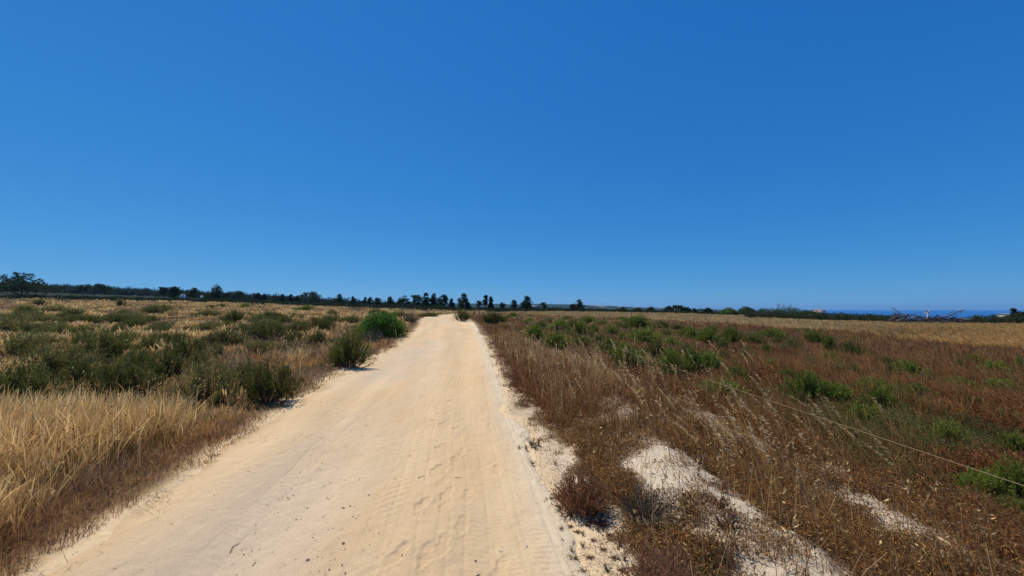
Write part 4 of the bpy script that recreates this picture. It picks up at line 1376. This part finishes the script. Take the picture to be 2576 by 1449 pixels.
def mast():
    X = (2265 / 4 - 512) / F * 3500; zt = zpix(1211, 3500)
    mb = MB()
    zb = 30.0
    for dx, dy in ((-1.4, -1.2), (1.4, -1.2), (0, 1.6)):
        tube(mb, np.array([(dx, dy, zb - 40), (dx * .7, dy * .7, (zb + zt) / 2), (dx * .3, dy * .3, zt)]), .5, 4, (.25, .25, .27))
    for z in np.linspace(zb, zt, 9):
        boxq(mb, (-1.3, -1.0, z), (1.3, 1.2, z + .4), (.25, .25, .27))
    o = mb.build('radio_mast', M_WALL)
    o.location = (X, 3500, 0)
    tag(o, 'thin lattice mast standing on the far coast', 'mast')


mast()


def ruin():
    X, Y, Z = spot(2148, 140)
    o = empty('ruined_wall', (X, Y, Z), 'grey ruined wall beside the round pine before the far coast', 'wall')
    mb = MB(); zt = zpix(1222, 140) - Z
    boxq(mb, (-1.6, -.25, 0), (1.0, .25, zt), (.34, .32, .30)); boxq(mb, (1.004, -.22, 0), (2.0, .22, zt * .7), (.30, .28, .26))
    boxq(mb, (-2.4, -.2, 0), (-1.604, .2, zt * .55), (.30, .28, .26))
    mb.build('wall', M_WALL, o)


ruin()


# ------------------------------------------------------------------ fence
def build_fence():
    pts = [(2.42, -1.2), (2.07, 17.2), (-1.3, 36), (-4.05, 47), (-5.55, 54.5), (-6.0, 60)]
    root = empty('wire_fence', (2.07, 17.2, float(height(np.array([2.07]), np.array([17.2]))[0])), 'low fence of dark posts and one pale rope wire along the track', 'fence')
    o0 = np.array(root.location)
    tops = []
    for i, (x, y) in enumerate(pts):
        z = float(height(np.array([x]), np.array([y]))[0])
        h = (.79, .92)[i] if i < 2 else 1.0
        lean = np.array([R.normal(0, .02), R.normal(0, .03), 0]) * (i != 0)
        mb = MB()
        t = np.linspace(0, 1, 7)[:, None]
        P = np.array([x, y, z - .3]) * (1 - t) + (np.array([x, y, z + h + .05]) + lean) * t + R.normal(0, .004, (7, 3))
        tube(mb, P - o0, np.array([.05, .05, .048, .05, .047, .046, .044]), 8, np.array([.045, .038, .032]))
        post = mb.build('post', M_WOOD, root)
        k = MB()
        q = P[-1] - o0 + np.array([.05, 0, -.06])
        tube(k, np.array([q, q + (.03, 0, .004), q + (.045, 0, .006), q + (.06, 0, .0)]), np.array([.008, .02, .024, .012]), 6, (.03, .03, .03))
        kn = k.build('insulator', M_ROPE, post)
        tops.append(q + np.array([.05, 0, .0]))
    mb = MB()
    line = []
    for a, b in zip(tops[:-1], tops[1:]):
        L = np.linalg.norm(b - a); n = 40
        t = np.linspace(0, 1, n)[:-1, None]
        seg = a * (1 - t) + b * t
        seg[:, 2] -= .004 * L * 4 * (t * (1 - t))[:, 0]
        line.append(seg)
    line.append(tops[-1][None])
    line = np.concatenate(line)
    dist = np.abs((line + o0)[:, 1])
    tube(mb, line, np.maximum(.0020, .00016 * dist), 6, (.28, .20, .10))
    mb.build('wire', M_ROPE, root)


build_fence()


# ------------------------------------------------------------------ dead wood
def pix_path(P, depth, jit=0.0):
    out = []
    for (px, py) in P:
        y = depth + R.normal(0, jit)
        out.append(((px / 4 - 512) / F * y, y, zpix(py, y)))
    p = np.array(out)
    t = np.linspace(0, len(p) - 1, (len(p) - 1) * 5 + 1)
    return np.stack([np.interp(t, np.arange(len(p)), p[:, k]) for k in range(3)], -1) + R.normal(0, .012, (len(t), 3))


def r7(*pts):
    return [(3500 + x * .1747, 1200 + y * .1747) for x, y in pts]


HD = 56.0


def dead_branch(name, main, forks, r, label, c, depth=HD, cat='branch', part='fork'):
    mp = pix_path(main, depth, .25)
    o = empty(name, tuple(mp[0]), label, cat)
    mb = MB(); tube(mb, mp - mp[0], np.linspace(r, r * .4, len(mp)), 7, c)
    mb.build('trunk', M_WOOD, o)
    for fpts in forks:
        fp = pix_path(fpts, depth, .2)
        m2 = MB(); tube(m2, fp - mp[0], np.linspace(r * .5, r * .2, len(fp)), 6, c)
        m2.build(part, M_WOOD, o)


PALE = (.30, .26, .22); GREYW = (.15, .13, .115); DARKW = (.07, .055, .048)
dead_branch('fallen_branch', r7((440, 485), (560, 445), (800, 405), (1040, 375), (1130, 420), (1200, 450)), [r7((590, 440), (545, 408), (640, 355), (740, 310)), r7((860, 415), (930, 380), (1010, 378))], .085,
            'long pale forked branch lying along the front of the brush heap', PALE)
dead_branch('fallen_branch', r7((1430, 410), (1560, 378), (1700, 350), (1830, 285), (1970, 238), (2075, 226)), [r7((1970, 240), (1930, 290), (1895, 320)), r7((1620, 365), (1700, 305), (1760, 265), (1840, 238)), r7((1720, 330), (1790, 320), (1860, 328)), r7((1780, 390), (1830, 365), (1870, 350))], .10,
            'biggest dead branch rising from the brush heap against the sea', GREYW)
dead_branch('fallen_branch', r7((1770, 385), (1815, 430), (1860, 485), (1985, 472)), [], .075, 'short pale branch bent at the foot of the brush heap', PALE)
dead_branch('fallen_branch', r7((345, 183), (390, 184), (430, 200), (460, 245), (540, 280), (650, 305)), [r7((520, 290), (590, 310), (640, 308))], .06, 'thin curved branch arching over the western end of the heap', GREYW)
dead_branch('fallen_branch', r7((1380, 335), (1430, 360), (1480, 395), (1520, 430)), [r7((1395, 335), (1390, 370), (1420, 410))], .07, 'dark stub sticking out between stump and big dead branch', DARKW)
dead_branch('fallen_branch', r7((1000, 400), (1010, 320), (1018, 220)), [r7((1008, 330), (1040, 290))], .03, 'thin upright twig standing on the brush heap', DARKW)
dead_branch('broken_stump', r7((1180, 440), (1188, 370), (1196, 290), (1180, 262), (1158, 234)), [r7((1195, 300), (1208, 265), (1214, 235)), r7((1165, 250), (1130, 265), (1135, 290)), r7((1180, 330), (1130, 290), (1080, 320))], .13, 'pale broken stump upright on the brush heap', (.55, .50, .45), cat='stump', part='snag')


def plank(p0, p1, label):
    a = pix_path(r7(p0, p1), HD, 0)
    mb = MB()
    L = a[-1][0] - a[0][0]
    boxq(mb, (0, -.12, -.05), (L, .12, .05), (.60, .56, .50)); boxq(mb, (L * .1, -.3, -.16), (L * .55, -.13, -.07), (.50, .46, .41))
    o = mb.build('plank', M_WOOD); o.location = tuple(a[0])
    tag(o, label, 'plank')


plank((1960, 428), (2165, 430), 'pale plank at the seaward end of the brush heap')


def heap():
    mb = MB()
    for k in range(420):
        x = R.uniform(330, 2050)
        yt = np.interp(x, [330, 480, 800, 950, 1100, 1300, 1600, 1900, 2050], [400, 320, 330, 350, 390, 395, 390, 410, 450])
        y = R.uniform(yt, 500); dep = HD + R.uniform(-.6, 2.0)
        X = ((3500 + x * .1747) / 4 - 512) / F * dep; Z = zpix(1200 + y * .1747, dep)
        L = R.uniform(.35, 1.3); a = R.normal(0, .35); b = R.uniform(-.8, .8)
        d = np.array([math.cos(a) * math.cos(b), math.sin(b), math.sin(a)]) * L
        p = np.array([X, dep, Z])
        c = np.array([(.11, .09, .075), (.07, .055, .048), (.20, .17, .145), (.05, .042, .036)][int(R.integers(4))])
        tube(mb, np.array([p - d * .5, p + R.normal(0, .06, 3), p + d * .5]), np.array([.035, .03, .015]) * R.uniform(.6, 1.6), 5, c)
    tag(mb.build('brush_heap', M_WOOD), 'tangled grey heap of dead brushwood at the edge of the straw field', 'brushwood', None, 'stuff')


heap()
X_, Y_, _ = at(1352, 1272)
dead_branch('leaning_branch', [(1352, 1280), (1349, 1262), (1341, 1250), (1333, 1241)], [], .07, 'black burnt branch leaning out of the golden grass', (.015, .013, .012), depth=Y_, cat='branch')
dead_branch('leaning_branch', [(1372, 1278), (1372, 1262), (1373, 1245)], [], .035, 'short dark stick upright beside the burnt branch', (.03, .025, .022), depth=Y_, cat='branch')
for (pts, r, lab) in [([(40, 1575), (180, 1530), (300, 1508)], .014, 'long dark fallen stick before the shrub at the picture edge'),
                      ([(1150, 1470), (1185, 1445), (1200, 1410)], .012, 'dark bare twig sticking out of the verge shrub')]:
    xx_, yy_, _ = at(pts[0][0], 1585)
    dead_branch('dry_stick', pts, [], r, lab, (.06, .045, .035), depth=yy_, cat='stick')


for (p0, p1, dep, lab) in [((3066, 2004), (3168, 2248), 2.75, 'pale broken straw stalk leaning over the near pale strip'),
                           ((3240, 2040), (3480, 2300), 2.55, 'long thin straw stalk crossing the rusty weeds at the bottom edge')]:
    P = np.array([((p[0] / 4 - 512) / F * dp, dp, zpix(p[1], dp)) for p, dp in ((p0, dep + .25), (p1, dep))])
    t = np.linspace(0, 1, 10)[:, None]
    P = P[0] * (1 - t) + P[1] * t + np.array([0, 0, .03]) * t * (1 - t)
    mb = MB(); tube(mb, P - P[0], np.linspace(.0016, .0026, 10), 5, (.72, .54, .28))
    o = mb.build('straw_stalk', M_GRASS); o.location = tuple(P[0])
    tag(o, lab, 'stalk')


# twigs lying on the sand
def road_z(x, y):
    a = np.array([x]); b = np.array([y]); t = (a - edge_l(b)) / (edge_r(b) - edge_l(b))
    z = base_z(a, b) + (fbm(a, b, 1.6, 3) - .5) * .05 + (fbm(a, b, 9, 9) - .5) * .35 * sstep(8, 30, np.hypot(a, b)) - .035 * np.exp(-((t - .36) / .10) ** 2) - .03 * np.exp(-((t - .80) / .09) ** 2)
    return float(z[0])


for (pts, r, lab, c) in [([(922, 2192), (932, 2172), (962, 2154)], .0028, 'bent dark twig lying on the gravelly side of the track', (.07, .05, .035)),
                         ([(1672, 1908), (1700, 1897)], .003, 'straight twig pointing at the shoe prints', (.10, .08, .055)),
                         ([(1820, 1899), (1848, 1898)], .0026, 'flat thin twig on the shoe printed sand', (.18, .13, .08)),
                         ([(1905, 2288), (1925, 2292), (1938, 2294)], .0045, 'short dark twig near the bottom edge of the track', (.08, .045, .03)),
                         ([(1906, 2284), (1920, 2278)], .004, 'stubby twig crossing the short dark one', (.09, .05, .035)),
                         ([(988, 1886), (1015, 1893)], .0026, 'thin dark twig on the clean western sand', (.08, .06, .04))]:
    P = []
    for (px, py) in pts:
        x, y, _ = at(px, py)
        P.append((x, y, road_z(x, y) + r * 1.4))
    P = np.array(P)
    t = np.linspace(0, len(P) - 1, 9)
    P = np.stack([np.interp(t, np.arange(len(P)), P[:, k]) for k in range(3)], -1)
    mb = MB(); tube(mb, P - P[0], np.linspace(r, r * .6, 9), 6, c)
    o = mb.build('twig', M_WOOD); o.location = tuple(P[0])
    tag(o, lab, 'twig')
for (px, py, lab) in [(2000, 2190, 'larger white dry petal on the tyre marked sand'), (2105, 2172, 'tiny white petal beside the eastern tyre track')]:
    x, y, _ = at(px, py)
    mb = MB()
    leaves(mb, np.zeros((5, 3)), np.array([(1, .2, .25), (-.6, .8, .3), (-.3, -1, .2), (.5, -.6, .35), (.1, .9, .2)]), .022 if px < 2050 else .012, .012, (.78, .74, .66))
    o = mb.build('petal', M_GRASS); o.location = (x, y, road_z(x, y) + .006)
    tag(o, lab, 'petal')


# ------------------------------------------------------------------ haze
def haze(density):
    m, nt, out = new_mat('haze_air')
    v = nt.nodes.new('ShaderNodeVolumePrincipled')
    v.inputs['Color'].default_value = (.30, .62, 1.0, 1)
    v.inputs['Density'].default_value = density
    v.inputs['Anisotropy'].default_value = 0.2
    nt.links.new(v.outputs[0], out.inputs['Volume'])
    mb = MB(); boxq(mb, (-20500, -300, -60), (20500, 20500, 130), (1, 1, 1))
    o = mb.build('haze', m)
    tag(o, 'thin blue air over the far coast', 'haze', None, 'stuff')


haze(6e-5)
